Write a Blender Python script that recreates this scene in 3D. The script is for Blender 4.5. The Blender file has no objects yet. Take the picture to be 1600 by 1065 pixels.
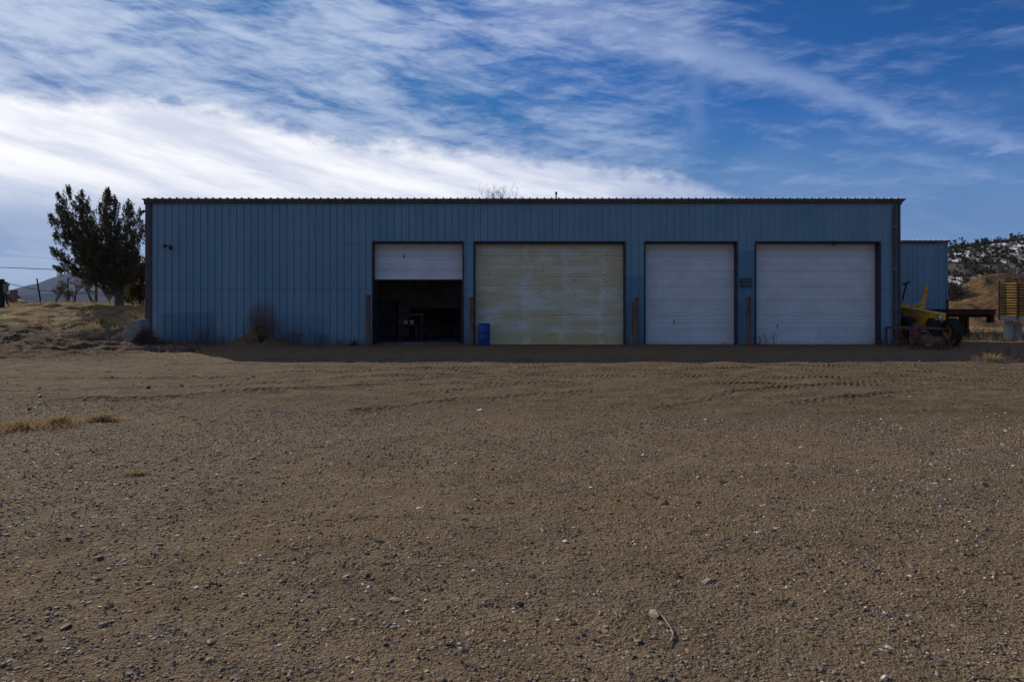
import bpy, bmesh, math, random
import numpy as np
from mathutils import Vector, Matrix

sc = bpy.context.scene
PI = math.pi
F = 1066.7          # focal length in pixels of the 1600 px wide photograph (24 mm on 36 mm)
EYE = 1.7
HZ = 476.0

# ------------------------------------------------------------------ camera
cam = bpy.data.cameras.new('camera')
cam.lens = 24.0
cam.sensor_width = 36.0
cam.shift_y = -(532.5 - HZ) / 1600.0
cam.clip_start = 0.05
cam.clip_end = 60000.0
cam_o = bpy.data.objects.new('camera', cam)
sc.collection.objects.link(cam_o)
cam_o.location = (0, 0, EYE)
cam_o.rotation_euler = (PI / 2, 0, 0)
sc.camera = cam_o

# ------------------------------------------------------------------ light
SUN_EL = math.radians(28.4)
SUN_AZ = math.radians(-41.0)      # clockwise from +Y
sun = bpy.data.lights.new('sun', 'SUN')
sun.energy = 3.9
sun.angle = math.radians(0.5)
sun.color = (1.0, 0.91, 0.77)
sun_o = bpy.data.objects.new('sun', sun)
sc.collection.objects.link(sun_o)
to_sun = Vector((math.sin(SUN_AZ) * math.cos(SUN_EL), math.cos(SUN_AZ) * math.cos(SUN_EL), math.sin(SUN_EL)))
sun_o.rotation_euler = to_sun.to_track_quat('Z', 'Y').to_euler()

sc.view_settings.view_transform = 'Standard'
sc.view_settings.look = 'None'
sc.view_settings.gamma = 1.0
sc.view_settings.exposure = 0.0

# ------------------------------------------------------------------ node helpers
class NT:
    def __init__(s, tree):
        s.t = tree
        s.n = tree.nodes
        s.l = tree.links
    def node(s, typ, **kw):
        n = s.n.new(typ)
        for k, v in kw.items():
            setattr(n, k, v)
        return n
    def link(s, a, b):
        if isinstance(a, (int, float)):
            b.default_value = a
        elif isinstance(a, tuple):
            b.default_value = a if len(a) == len(b.default_value) else a + (1.0,)
        else:
            s.l.new(a, b)
    def m(s, op, a, b=0.0, c=None, clamp=False):
        n = s.node('ShaderNodeMath', operation=op, use_clamp=clamp)
        s.link(a, n.inputs[0]); s.link(b, n.inputs[1])
        if c is not None: s.link(c, n.inputs[2])
        return n.outputs[0]
    def sm(s, x, lo, hi):
        n = s.node('ShaderNodeMapRange', interpolation_type='SMOOTHSTEP')
        s.link(x, n.inputs[0]); s.link(lo, n.inputs[1]); s.link(hi, n.inputs[2])
        return n.outputs[0]
    def mix(s, f, a, b, mode='MIX'):
        n = s.node('ShaderNodeMix', data_type='RGBA', blend_type=mode)
        s.link(f, n.inputs[0]); s.link(a, n.inputs[6]); s.link(b, n.inputs[7])
        return n.outputs[2]
    def comb(s, x, y, z):
        n = s.node('ShaderNodeCombineXYZ')
        s.link(x, n.inputs[0]); s.link(y, n.inputs[1]); s.link(z, n.inputs[2])
        return n.outputs[0]
    def sep(s, v):
        n = s.node('ShaderNodeSeparateXYZ'); s.link(v, n.inputs[0])
        return n.outputs
    def noise(s, v, scale=5.0, detail=4.0, rough=0.5, dist=0.0, col=False):
        n = s.node('ShaderNodeTexNoise')
        if v is not None: s.link(v, n.inputs['Vector'])
        n.inputs['Scale'].default_value = scale; n.inputs['Detail'].default_value = detail
        n.inputs['Roughness'].default_value = rough; n.inputs['Distortion'].default_value = dist
        return n.outputs[1 if col else 0]
    def voro(s, v, scale, out=0, feature='F1', rnd=1.0):
        n = s.node('ShaderNodeTexVoronoi', feature=feature)
        s.link(v, n.inputs['Vector']); n.inputs['Scale'].default_value = scale
        n.inputs['Randomness'].default_value = rnd
        return n.outputs[out]
    def curve(s, x, pts):
        n = s.node('ShaderNodeFloatCurve')
        c = n.mapping.curves[0]
        pts = sorted(pts)
        c.points[0].location = pts[0]; c.points[1].location = pts[-1]
        for p in pts[1:-1]: c.points.new(*p)
        n.mapping.update()
        s.link(x, n.inputs[1])
        return n.outputs[0]
    def ramp(s, x, stops):
        n = s.node('ShaderNodeValToRGB')
        e = n.color_ramp.elements
        while len(e) < len(stops): e.new(0.5)
        for el, (p, c) in zip(e, stops):
            el.position = p; el.color = tuple(c) + (1.0,) if len(c) == 3 else c
        s.link(x, n.inputs[0])
        return n.outputs[0]
    def vmul(s, v, k):
        n = s.node('ShaderNodeVectorMath', operation='MULTIPLY')
        s.link(v, n.inputs[0]); s.link(k, n.inputs[1])
        return n.outputs[0]
    def bump(s, h, strength=0.3, dist=0.02, normal=None):
        n = s.node('ShaderNodeBump')
        n.inputs['Strength'].default_value = strength; n.inputs['Distance'].default_value = dist
        s.link(h, n.inputs['Height'])
        if normal is not None: s.link(normal, n.inputs['Normal'])
        return n.outputs[0]

def azt(px, py):
    az = math.atan((px - 800) / F)
    return az, (HZ - py) / F * math.cos(az)

# ------------------------------------------------------------------ sky
world = bpy.data.worlds.new("World")
sc.world = world
world.use_nodes = True
W = NT(world.node_tree)
bg = world.node_tree.nodes['Background']
sky = W.node('ShaderNodeTexSky', sky_type='NISHITA')
sky.sun_disc = False
sky.sun_elevation = SUN_EL
sky.sun_rotation = SUN_AZ
sky.altitude = 1700
sky.dust_density = 0.5
sky.ozone_density = 2.0
tc = W.node('ShaderNodeTexCoord')
X, Y, Z = W.sep(tc.outputs['Generated'])
hr = W.m('SQRT', W.m('ADD', W.m('MULTIPLY', X, X), W.m('MULTIPLY', Y, Y)))
az = W.m('ARCTAN2', X, Y)
tz = W.m('DIVIDE', Z, W.m('MAXIMUM', hr, 0.02))
azn = W.m('ADD', W.m('MULTIPLY', az, 1 / (2 * PI)), 0.5)
# blue dome: the physical sky, deepened as the thin dry air at this height shows it
skyc = W.mix(1.0, sky.outputs[0], (0.85, 4.0, 8.0), 'MULTIPLY')
skyd = W.node('ShaderNodeGamma'); W.link(W.vmul(skyc, (0.1, 0.1, 0.1)), skyd.inputs[0]); skyd.inputs[1].default_value = 1.0
blue = W.vmul(skyd.outputs[0], (1.0, 1.0, 1.0))
blue_cap = W.mix(1.0, blue, (0.5, 1.5, 4.2), 'DARKEN')
# pale air near the horizon
hz = W.m('SUBTRACT', 1.0, W.sm(tz, -0.02, 0.29))
horizon = W.mix(W.m('MULTIPLY', hz, 0.62), blue_cap, (2.3, 3.5, 5.6))
# upper thin cloud: streaks drawn out along the wind
P1 = W.comb(W.m('MULTIPLY', az, 3.0), W.m('ADD', W.m('MULTIPLY', tz, 14.0), W.m('MULTIPLY', az, 3.4)), 0.0)
warp = W.noise(W.comb(W.m('MULTIPLY', az, 4.0), W.m('MULTIPLY', tz, 9.0), 3.0), 1.3, 3, 0.5, 0, True)
vm = W.node('ShaderNodeVectorMath', operation='MULTIPLY_ADD')
W.link(warp, vm.inputs[0]); vm.inputs[1].default_value = (0.35, 0.55, 0); W.link(P1, vm.inputs[2])
n1 = W.noise(vm.outputs[0], 1.35, 10, 0.68)
P2 = W.comb(W.m('MULTIPLY', az, 8.0), W.m('ADD', W.m('MULTIPLY', tz, 34.0), W.m('MULTIPLY', az, -2.2)), 7.0)
vm2 = W.node('ShaderNodeVectorMath', operation='MULTIPLY_ADD')
W.link(warp, vm2.inputs[0]); vm2.inputs[1].default_value = (0.5, 1.5, 0); W.link(P2, vm2.inputs[2])
n2 = W.noise(vm2.outputs[0], 1.9, 8, 0.66)
nbig = W.noise(W.comb(W.m('MULTIPLY', az, 2.0), W.m('MULTIPLY', tz, 4.5), 12.0), 1.6, 3, 0.5)
def pt(px, py, yo, ys):
    a, t = azt(px, py)
    return (a / (2 * PI) + 0.5, (t - yo) * ys)
# how much thin cloud there is over the azimuths: much on the sun side, little on the far side
cover = W.curve(azn, [(0.0, 0.80), (0.2, 0.85), (0.33, 0.95), pt(0, 0, 0, 0)[:1] + (0.90,), pt(400, 0, 0, 0)[:1] + (0.80,),
                      pt(700, 0, 0, 0)[:1] + (0.72,), pt(1000, 0, 0, 0)[:1] + (0.66,), pt(1300, 0, 0, 0)[:1] + (0.60,),
                      pt(1600, 0, 0, 0)[:1] + (0.60,), (0.75, 0.5), (0.85, 0.75), (1.0, 0.80)])
d1 = W.m('ADD', W.m('MULTIPLY', n1, 0.62), W.m('ADD', W.m('MULTIPLY', n2, 0.34), W.m('MULTIPLY', nbig, 0.34)))
thr = W.m('SUBTRACT', 0.875, W.m('MULTIPLY', cover, 0.42))
cir = W.sm(W.m('SUBTRACT', W.m('SUBTRACT', d1, W.m('MULTIPLY', W.m('MULTIPLY', W.sm(tz, 0.22, 0.36), W.sm(azn, 0.54, 0.585)), 0.07)), thr), -0.060, 0.235)
cir = W.m('MULTIPLY', cir, W.m('ADD', 0.30, W.m('MULTIPLY', cover, 0.62)), clamp=True)
frontside = W.sm(Y, 0.0, 0.3)
cir = W.m('MULTIPLY', cir, W.m('SUBTRACT', 1.0, W.m('MULTIPLY', W.m('MULTIPLY', frontside, W.m('SUBTRACT', 1.0, W.sm(tz, 0.10, 0.17))), 0.50)))
# long drifting trail from the top middle down to the right edge
tr = W.curve(azn, [(0.0, 0.9), pt(700, -30, 0, 1), pt(850, 15, 0, 1), pt(1050, 75, 0, 1), pt(1250, 130, 0, 1),
                   pt(1420, 188, 0, 1), pt(1600, 226, 0, 1), (0.75, 0.05), (1.0, 0.0)])
ntr = W.noise(W.comb(W.m('MULTIPLY', az, 9.0), W.m('MULTIPLY', tz, 26.0), 2.0), 1.6, 7, 0.62)
dtr = W.m('ABSOLUTE', W.m('SUBTRACT', W.m('ADD', tz, W.m('MULTIPLY', W.m('SUBTRACT', ntr, 0.5), 0.06)), tr))
wtr = W.curve(azn, [(0.0, 0.1), pt(800, 0, 0, 0)[:1] + (0.060,), pt(1250, 0, 0, 0)[:1] + (0.042,), pt(1400, 0, 0, 0)[:1] + (0.022,),
                    pt(1600, 0, 0, 0)[:1] + (0.016,), (1.0, 0.02)])
trail = W.m('SUBTRACT', 1.0, W.sm(dtr, 0.0, wtr))
trail = W.m('MULTIPLY', W.m('MULTIPLY', trail, 0.38), W.m('ADD', 0.25, W.m('MULTIPLY', ntr, 1.3)))
trail = W.m('MULTIPLY', trail, W.sm(azn, 0.47, 0.53))
# faint upright wisp
aw = azt(1085, 100)[0]
dv = W.m('ABSOLUTE', W.m('SUBTRACT', W.m('ADD', az, W.m('MULTIPLY', W.m('SUBTRACT', ntr, 0.5), 0.05)), aw))
wisp = W.m('MULTIPLY', W.m('SUBTRACT', 1.0, W.sm(dv, 0.0, 0.035)), W.m('MULTIPLY', W.sm(tz, 0.16, 0.26), 0.12))
thin = W.m('MAXIMUM', W.m('MAXIMUM', cir, trail), wisp)
veil = W.m('MULTIPLY', W.m('MULTIPLY', W.sm(nbig, 0.30, 0.70), W.m('SUBTRACT', 1.0, W.sm(tz, 0.15, 0.32))), 0.30)
thin = W.m('MAXIMUM', thin, veil)
thin = W.m('MINIMUM', W.m('ADD', W.m('MULTIPLY', W.m('ADD', trail, wisp), 0.6), W.m('MULTIPLY', thin, 0.85)), 0.95)
# the bright bank of cloud on the left
ed = [(0.0, 0.08), (0.15, 0.20), (0.30, 0.30)]
for p in [(0, 132), (120, 146), (200, 140), (330, 158), (450, 192), (600, 216), (750, 226), (900, 246), (1000, 266), (1060, 272), (1130, 296), (1200, 322)]:
    ed.append(pt(p[0], p[1], 0, 1))
ed += [(0.62, 0.06), (0.8, 0.04), (1.0, 0.08)]
edge = W.curve(azn, ed)
nb = W.noise(W.comb(W.m('MULTIPLY', az, 9.0), W.m('MULTIPLY', tz, 15.0), 5.0), 1.6, 8, 0.6)
nb2 = W.noise(W.comb(W.m('MULTIPLY', az, 24.0), W.m('MULTIPLY', tz, 42.0), 9.0), 1.5, 6, 0.6)
ee = W.m('ADD', edge, W.m('ADD', W.m('MULTIPLY', W.m('SUBTRACT', nb, 0.5), 0.060), W.m('MULTIPLY', W.m('SUBTRACT', nb2, 0.5), 0.030)))
bank = W.sm(W.m('SUBTRACT', ee, tz), -0.008, 0.030)
low = W.m('ADD', W.m('ADD', 0.112, W.m('MULTIPLY', nbig, 0.02)), W.m('MULTIPLY', W.m('SUBTRACT', n1, 0.5), 0.08))
bank = W.m('MULTIPLY', bank, W.sm(W.m('SUBTRACT', tz, low), -0.035, 0.055))
bshade = W.noise(W.comb(W.m('MULTIPLY', az, 3.0), W.m('ADD', W.m('MULTIPLY', tz, 16.0), W.m('MULTIPLY', az, 3.2)), 1.0), 1.6, 7, 0.6)
sun_glow = W.curve(azn, [(0.0, 0.30), (0.25, 0.8), (0.39, 1.0), pt(0, 0, 0, 0)[:1] + (0.98,), pt(500, 0, 0, 0)[:1] + (0.90,),
                         pt(1000, 0, 0, 0)[:1] + (0.68,), pt(1300, 0, 0, 0)[:1] + (0.55,), (0.8, 0.35), (1.0, 0.30)])
lit = W.m('MULTIPLY', sun_glow, W.m('ADD', 0.68, W.m('MULTIPLY', W.sm(bshade, 0.25, 0.72), 0.42)))
bankc = W.mix(W.sm(lit, 0.35, 1.02), (4.0, 4.8, 7.0), (10.4, 10.4, 10.7))
thinc = W.mix(W.sm(sun_glow, 0.4, 1.0), (2.9, 4.1, 7.0), (7.0, 7.8, 9.4))
thinc = W.mix(W.sm(W.m('MULTIPLY', Y, -1.0), -0.15, 0.4), thinc, (3.4, 4.0, 5.2))
c = W.mix(thin, horizon, thinc)
c = W.mix(bank, c, bankc)
below = W.sm(Z, -0.01, 0.0)
c = W.mix(below, (0.9, 0.85, 0.75), c)
W.link(c, bg.inputs[0])
bg.inputs[1].default_value = 0.1

# ------------------------------------------------------------------ scene helpers
def root(name, label, cat, loc=(0, 0, 0), rz=0.0, group=None):
    o = bpy.data.objects.new(name, None)
    o.empty_display_size = 0.2
    sc.collection.objects.link(o)
    o.location = loc; o.rotation_euler = (0, 0, rz)
    o['label'] = label; o['category'] = cat
    if group: o['group'] = group
    return o
def tag(o, label, cat, group=None):
    o['label'] = label; o['category'] = cat
    if group: o['group'] = group
    return o
def kind(o, k):
    o['kind'] = k
    return o

class MB:
    def __init__(s): s.v = []; s.f = []; s.sm = False
    def add(s, vs, fs):
        b = len(s.v); s.v += [tuple(p) for p in vs]; s.f += [tuple(i + b for i in f) for f in fs]
        return s
    def box(s, x0, x1, y0, y1, z0, z1, M=None, bev=0.0):
        if bev > 0:
            b = bev
            vs = []
            for (zz, ins) in ((z0, b), (z0 + b, 0), (z1 - b, 0), (z1, b)):
                vs += [(x0 + ins + (b if ins == 0 else 0), y0 + ins, zz), (x1 - ins - (b if ins == 0 else 0), y0 + ins, zz),
                       (x1 - ins, y0 + ins + (b if ins == 0 else 0), zz), (x1 - ins, y1 - ins - (b if ins == 0 else 0), zz),
                       (x1 - ins - (b if ins == 0 else 0), y1 - ins, zz), (x0 + ins + (b if ins == 0 else 0), y1 - ins, zz),
                       (x0 + ins, y1 - ins - (b if ins == 0 else 0), zz), (x0 + ins, y0 + ins + (b if ins == 0 else 0), zz)]
            fs = [tuple(range(7, -1, -1)), tuple(range(24, 32))]
            for k in range(3):
                for i in range(8):
                    j = (i + 1) % 8
                    fs.append((k * 8 + i, k * 8 + j, k * 8 + 8 + j, k * 8 + 8 + i))
        else:
            vs = [(x0, y0, z0), (x1, y0, z0), (x1, y1, z0), (x0, y1, z0), (x0, y0, z1), (x1, y0, z1), (x1, y1, z1), (x0, y1, z1)]
            fs = [(0, 3, 2, 1), (4, 5, 6, 7), (0, 1, 5, 4), (1, 2, 6, 5), (2, 3, 7, 6), (3, 0, 4, 7)]
        if M is not None: vs = [M @ Vector(p) for p in vs]
        return s.add(vs, fs)
    def tube(s, pts, r, n=8, cap=True):
        pts = [Vector(p) for p in pts]
        if not isinstance(r, (list, tuple)): r = [r] * len(pts)
        vs = []
        up = None
        for i, p in enumerate(pts):
            d = (pts[min(i + 1, len(pts) - 1)] - pts[max(i - 1, 0)])
            if d.length < 1e-9: d = Vector((0, 0, 1))
            d.normalize()
            if up is None:
                up = Vector((0, 0, 1)) if abs(d.z) < 0.9 else Vector((1, 0, 0))
            a = d.cross(up)
            if a.length < 1e-6: a = d.cross(Vector((0, 1, 0)))
            a.normalize(); b = d.cross(a); up = -b if False else up
            for k in range(n):
                t = 2 * PI * k / n
                vs.append(p + (a * math.cos(t) + b * math.sin(t)) * r[i])
        fs = []
        for i in range(len(pts) - 1):
            for k in range(n):
                k2 = (k + 1) % n
                fs.append((i * n + k, i * n + k2, (i + 1) * n + k2, (i + 1) * n + k))
        if cap:
            fs.append(tuple(range(n - 1, -1, -1))); fs.append(tuple((len(pts) - 1) * n + k for k in range(n)))
        return s.add(vs, fs)
    def lathe(s, prof, n=24, M=None, cap=True):
        vs = []; fs = []
        for (r, z) in prof:
            for k in range(n):
                t = 2 * PI * k / n
                vs.append((r * math.cos(t), r * math.sin(t), z))
        for i in range(len(prof) - 1):
            for k in range(n):
                k2 = (k + 1) % n
                fs.append((i * n + k, i * n + k2, (i + 1) * n + k2, (i + 1) * n + k))
        if cap: fs.append(tuple(range(n - 1, -1, -1))); fs.append(tuple((len(prof) - 1) * n + k for k in range(n)))
        else: fs += [((len(prof) - 1) * n + k, (len(prof) - 1) * n + (k + 1) % n, (k + 1) % n, k) for k in range(n)]
        if M is not None: vs = [M @ Vector(p) for p in vs]
        return s.add(vs, fs)
    def prism(s, poly, a, b, axis='y', M=None):
        """poly in the two other axes, extruded from a to b"""
        def mk(p, t):
            return {'y': (p[0], t, p[1]), 'x': (t, p[0], p[1]), 'z': (p[0], p[1], t)}[axis]
        n = len(poly)
        vs = [mk(p, a) for p in poly] + [mk(p, b) for p in poly]
        if M is not None: vs = [M @ Vector(p) for p in vs]
        fs = [tuple(range(n)), tuple(range(2 * n - 1, n - 1, -1))]
        for i in range(n):
            j = (i + 1) % n
            fs.append((i, i + n, j + n, j))
        return s.add(vs, fs)
    def build(s, name, mat, parent=None, smooth=False, fix=True):
        me = bpy.data.meshes.new(name)
        me.from_pydata([tuple(p) for p in s.v], [], s.f)
        if fix:
            bm = bmesh.new(); bm.from_mesh(me)
            bmesh.ops.recalc_face_normals(bm, faces=bm.faces)
            bm.to_mesh(me); bm.free()
        me.materials.append(mat)
        if smooth:
            me.polygons.foreach_set('use_smooth', [True] * len(me.polygons))
            try: me.set_sharp_from_angle(angle=math.radians(35))
            except Exception: pass
        me.update()
        o = bpy.data.objects.new(name, me)
        sc.collection.objects.link(o)
        if parent is not None: o.parent = parent
        return o

def fast_mesh(name, verts, faces, mat, attr=None, smooth=False, parent=None):
    """numpy verts (n,3), faces (m,k) all with the same k; attr: per-vertex float 'tint'"""
    me = bpy.data.meshes.new(name)
    verts = np.asarray(verts, dtype=np.float32); faces = np.asarray(faces, dtype=np.int32)
    k = faces.shape[1]
    me.vertices.add(len(verts)); me.vertices.foreach_set('co', verts.ravel())
    me.loops.add(faces.size); me.loops.foreach_set('vertex_index', faces.ravel())
    me.polygons.add(len(faces))
    me.polygons.foreach_set('loop_start', np.arange(0, faces.size, k, dtype=np.int32))
    me.polygons.foreach_set('loop_total', np.full(len(faces), k, dtype=np.int32))
    me.polygons.foreach_set('use_smooth', np.full(len(faces), smooth))
    me.update(calc_edges=True)
    if attr is not None:
        a = me.attributes.new('tint', 'FLOAT', 'POINT'); a.data.foreach_set('value', np.asarray(attr, dtype=np.float32))
    me.materials.append(mat)
    me.validate()
    o = bpy.data.objects.new(name, me)
    sc.collection.objects.link(o)
    if parent is not None: o.parent = parent
    return o

# numpy noise
def _h(ix, iy, seed):
    n = (ix.astype(np.int64) * 374761393 + iy.astype(np.int64) * 668265263 + seed * 974711) & 0xffffffff
    n = ((n ^ (n >> 13)) * 1274126177) & 0xffffffff
    return ((n ^ (n >> 16)) & 0xffff) / 65535.0
def vn(x, y, seed=0):
    x = np.asarray(x, float); y = np.asarray(y, float)
    ix = np.floor(x); iy = np.floor(y); fx = x - ix; fy = y - iy
    fx = fx * fx * (3 - 2 * fx); fy = fy * fy * (3 - 2 * fy)
    a = _h(ix, iy, seed); b = _h(ix + 1, iy, seed); c_ = _h(ix, iy + 1, seed); d = _h(ix + 1, iy + 1, seed)
    return (a * (1 - fx) + b * fx) * (1 - fy) + (c_ * (1 - fx) + d * fx) * fy - 0.5
def fbm(x, y, o=4, seed=0):
    r = 0; a = 1.0
    for i in range(o):
        r = r + a * vn(x * 2 ** i + 7.3 * i, y * 2 ** i - 3.1 * i, seed + i); a *= 0.5
    return r
def sst(a, b, x):
    t = np.clip((np.asarray(x, float) - a) / (b - a), 0, 1)
    return t * t * (3 - 2 * t)

def gx(px, d): return (px - 800) / F * d
def gz(py, d): return EYE + (HZ - py) / F * d
def gp(px, py): # ground point of a pixel on flat ground
    d = EYE * F / (py - HZ)
    return gx(px, d), d

RUTS = [  # centre lines of the wheel tracks, as pixels on the flat ground
    [(-60, 611), (120, 607), (300, 603), (450, 597), (640, 585), (900, 579)],
    [(-60, 590), (120, 592), (250, 592), (430, 584), (620, 576), (760, 573)],
    [(60, 626), (260, 618), (480, 606), (700, 598), (900, 596)],
    [(1020, 640), (1110, 625), (1150, 613), (1210, 606), (1300, 602), (1380, 603)],
    [(1240, 632), (1320, 622), (1380, 616), (1450, 609), (1560, 609), (1700, 615)],
    [(1060, 575), (1180, 576), (1300, 580), (1430, 588), (1600, 598), (1720, 604)],
    [(1180, 570), (1300, 572), (1430, 577), (1600, 586), (1740, 592)],
    [(560, 600), (700, 588), (860, 584), (960, 590), (1100, 600), (1220, 600)],
    [(300, 566), (470, 572), (700, 578), (900, 585), (1060, 590), (1200, 586)],
    [(800, 566), (960, 575), (1150, 590), (1330, 592)],
    [(560, 640), (700, 625), (860, 612), (1020, 608)],
]
RW = []
for r in RUTS:
    pts = np.array([gp(*p) for p in r])
    # resample smoothly
    t = np.linspace(0, len(pts) - 1, 40)
    xs = np.interp(t, np.arange(len(pts)), pts[:, 0]); ys = np.interp(t, np.arange(len(pts)), pts[:, 1])
    k = np.ones(5) / 5
    xs2 = np.convolve(np.pad(xs, 2, mode='edge'), k, 'valid'); ys2 = np.convolve(np.pad(ys, 2, mode='edge'), k, 'valid')
    RW.append(np.stack([xs2, ys2], 1))

def H(x, y, fine=True):
    x = np.asarray(x, float); y = np.asarray(y, float)
    h = 1.62 * sst(22.5, 43, y) * sst(-12.6, -19.5, x)
    # bank gets steeper beside the corner of the building
    h = h + 0.10 * np.exp(-(((x + 17.2) / 1.8) ** 2 + ((y - 27.6) / 1.4) ** 2))
    h = h - 5.5 * sst(62, 190, y)
    left = sst(-11, -15, x) * sst(19, 25, y) * (1 - sst(45, 70, y))
    h = h + left * (0.34 * fbm(x * 0.8, y * 1.1, 5, 3) + 0.09 * fbm(x * 3.1, y * 3.7, 4, 4) + 0.02)
    h = h + 0.50 * np.exp(-(((x + 10.5) / 0.95) ** 2 + ((y - 28.4) / 0.75) ** 2)) * (1 + 1.1 * fbm(x * 1.9 + 3, y * 1.9, 5, 8)) * (y < 29.6)
    h = h - 0.16 * np.exp(-(((x + 16.7) / 1.6) ** 2 + ((y - 21.7) / 0.45) ** 2)) + 0.10 * np.exp(-(((x + 16.5) / 1.9) ** 2 + ((y - 22.6) / 0.4) ** 2))
    right = sst(15.5, 18, x) * sst(19, 23, y) * (1 - sst(60, 90, y))
    h = h + right * 0.10 * fbm(x * 0.9, y * 0.9, 4, 5)
    inside = sst(28.7, 29.05, y) * sst(37.3, 37.0, y) * sst(-15.6, -15.4, x) * sst(16.55, 16.35, x)
    broad = 0.05 * fbm(x * 0.17, y * 0.22, 3, 11)
    broad = broad * (1 - 0.6 * sst(25, 28.5, y))
    h = h + broad * (1 - inside)
    # a little berm of dirt against the wall
    h = h + 0.05 * np.exp(-((y - 28.85) / 0.25) ** 2) * sst(-8.2, -9.2, x) * (x > -15.6)
    if fine:
        near = 1 - sst(48, 70, y)
        dirt = sst(10.3, 12.3, y)
        f = 0.030 * fbm(x * 1.3, y * 1.3, 5, 21) + 0.012 * fbm(x * 7, y * 7, 3, 31)
        h = h + f * near * (1 - 0.85 * inside) * (1 + 0.8 * dirt * (1 - sst(26, 28, y)))
        sel = (y > 9) & (y < 23) & (np.abs(x) < 20)
        if np.any(sel):
            xs = x[sel]; ys = y[sel]; add = np.zeros_like(xs)
            wx = 0.14 * fbm(xs * 0.7, ys * 0.7, 3, 41)
            for ri, r in enumerate(RW):
                dm = np.full(xs.shape, 1e9)
                for i in range(len(r) - 1):
                    a = r[i]; b = r[i + 1]; ab = b - a; L = (ab ** 2).sum()
                    t = np.clip(((xs - a[0]) * ab[0] + (ys - a[1]) * ab[1]) / L, 0, 1)
                    dd = np.hypot(xs - a[0] - t * ab[0], ys - a[1] - t * ab[1])
                    dm = np.minimum(dm, dd)
                dm = np.abs(dm + wx * 0.5)
                g = 0.55 + 0.9 * (vn(xs * 0.45, ys * 0.45, 51 + ri) + 0.2)
                g = np.clip(g, 0.05, 1.2)
                tread = 1 + 0.6 * np.sin(xs * 38 + ri) * (ri in (5, 6, 0))
                add += g * (-0.034 * np.exp(-(dm / 0.10) ** 2) * tread + 0.022 * np.exp(-((dm - 0.20) / 0.07) ** 2))
            h = h.copy(); h[sel] += add
    return h
def rut_mask(x, y):
    out = np.zeros(x.shape)
    sel = (y > 9) & (y < 23) & (np.abs(x) < 20)
    xs = x[sel]; ys = y[sel]; o = np.zeros(xs.shape)
    wx = 0.14 * fbm(xs * 0.7, ys * 0.7, 3, 41)
    for r in RW:
        for off in (0.0, 1.7):
            dm = np.full(xs.shape, 1e9)
            for i in range(len(r) - 1):
                a = r[i] + np.array([0, off]); b = r[i + 1] + np.array([0, off]); ab = b - a; L = (ab ** 2).sum()
                t = np.clip(((xs - a[0]) * ab[0] + (ys - a[1]) * ab[1]) / L, 0, 1)
                dm = np.minimum(dm, np.hypot(xs - a[0] - t * ab[0], ys - a[1] - t * ab[1]))
            o = np.maximum(o, 1 - sst(0.12, 0.30, dm + wx * 0.5))
    out[sel] = o
    return out
def Hs(x, y): return float(H(np.array([x], float), np.array([y], float))[0])

# ------------------------------------------------------------------ materials
def newmat(name):
    m = bpy.data.materials.new(name); m.use_nodes = True
    n = NT(m.node_tree); b = m.node_tree.nodes['Principled BSDF']
    return m, n, b
def geo(n):
    g = n.node('ShaderNodeNewGeometry')
    return g.outputs['Position']
def objc(n):
    return n.node('ShaderNodeTexCoord').outputs['Object']
def plain(name, col, rough=0.7, metal=0.0, var=0.25, scale=6.0, bump=0.15, dirt=None, dirtamt=0.4, bscale=None, spec=0.3):
    m, n, b = newmat(name)
    co = objc(n)
    a = n.noise(co, scale, 6, 0.6)
    lo = tuple(c_ * (1 - var) for c_ in col); hi = tuple(min(1, c_ * (1 + var)) for c_ in col)
    c_ = n.mix(n.sm(a, 0.3, 0.7), lo, hi)
    if dirt is not None:
        d = n.noise(co, scale * 0.45, 8, 0.65)
        c_ = n.mix(n.m('MULTIPLY', n.sm(d, 0.48, 0.68), dirtamt), c_, dirt)
    n.link(c_, b.inputs['Base Color'])
    n.link(n.m('ADD', rough - 0.06, n.m('MULTIPLY', a, 0.12)), b.inputs['Roughness'])
    b.inputs['Metallic'].default_value = metal
    b.inputs['Specular IOR Level'].default_value = spec
    if bump > 0:
        n.link(n.bump(n.noise(co, bscale or scale * 5, 5, 0.6), bump, 0.01), b.inputs['Normal'])
    return m

def wood_mat(name, col, dark, axis='z'):
    m, n, b = newmat(name)
    co = objc(n)
    sc_ = {'z': (26, 26, 1.6), 'x': (1.6, 26, 26), 'y': (26, 1.6, 26)}[axis]
    g = n.noise(n.vmul(co, sc_), 1.0, 8, 0.65, 0.4)
    g2 = n.noise(co, 1.7, 4, 0.5)
    c_ = n.mix(n.sm(g, 0.35, 0.68), dark, col)
    c_ = n.mix(n.m('MULTIPLY', n.sm(g2, 0.4, 0.7), 0.45), c_, tuple(v * 0.5 for v in dark))
    n.link(c_, b.inputs['Base Color']); b.inputs['Roughness'].default_value = 0.85
    b.inputs['Specular IOR Level'].default_value = 0.15
    n.link(n.bump(g, 0.6, 0.012), b.inputs['Normal'])
    return m

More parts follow.
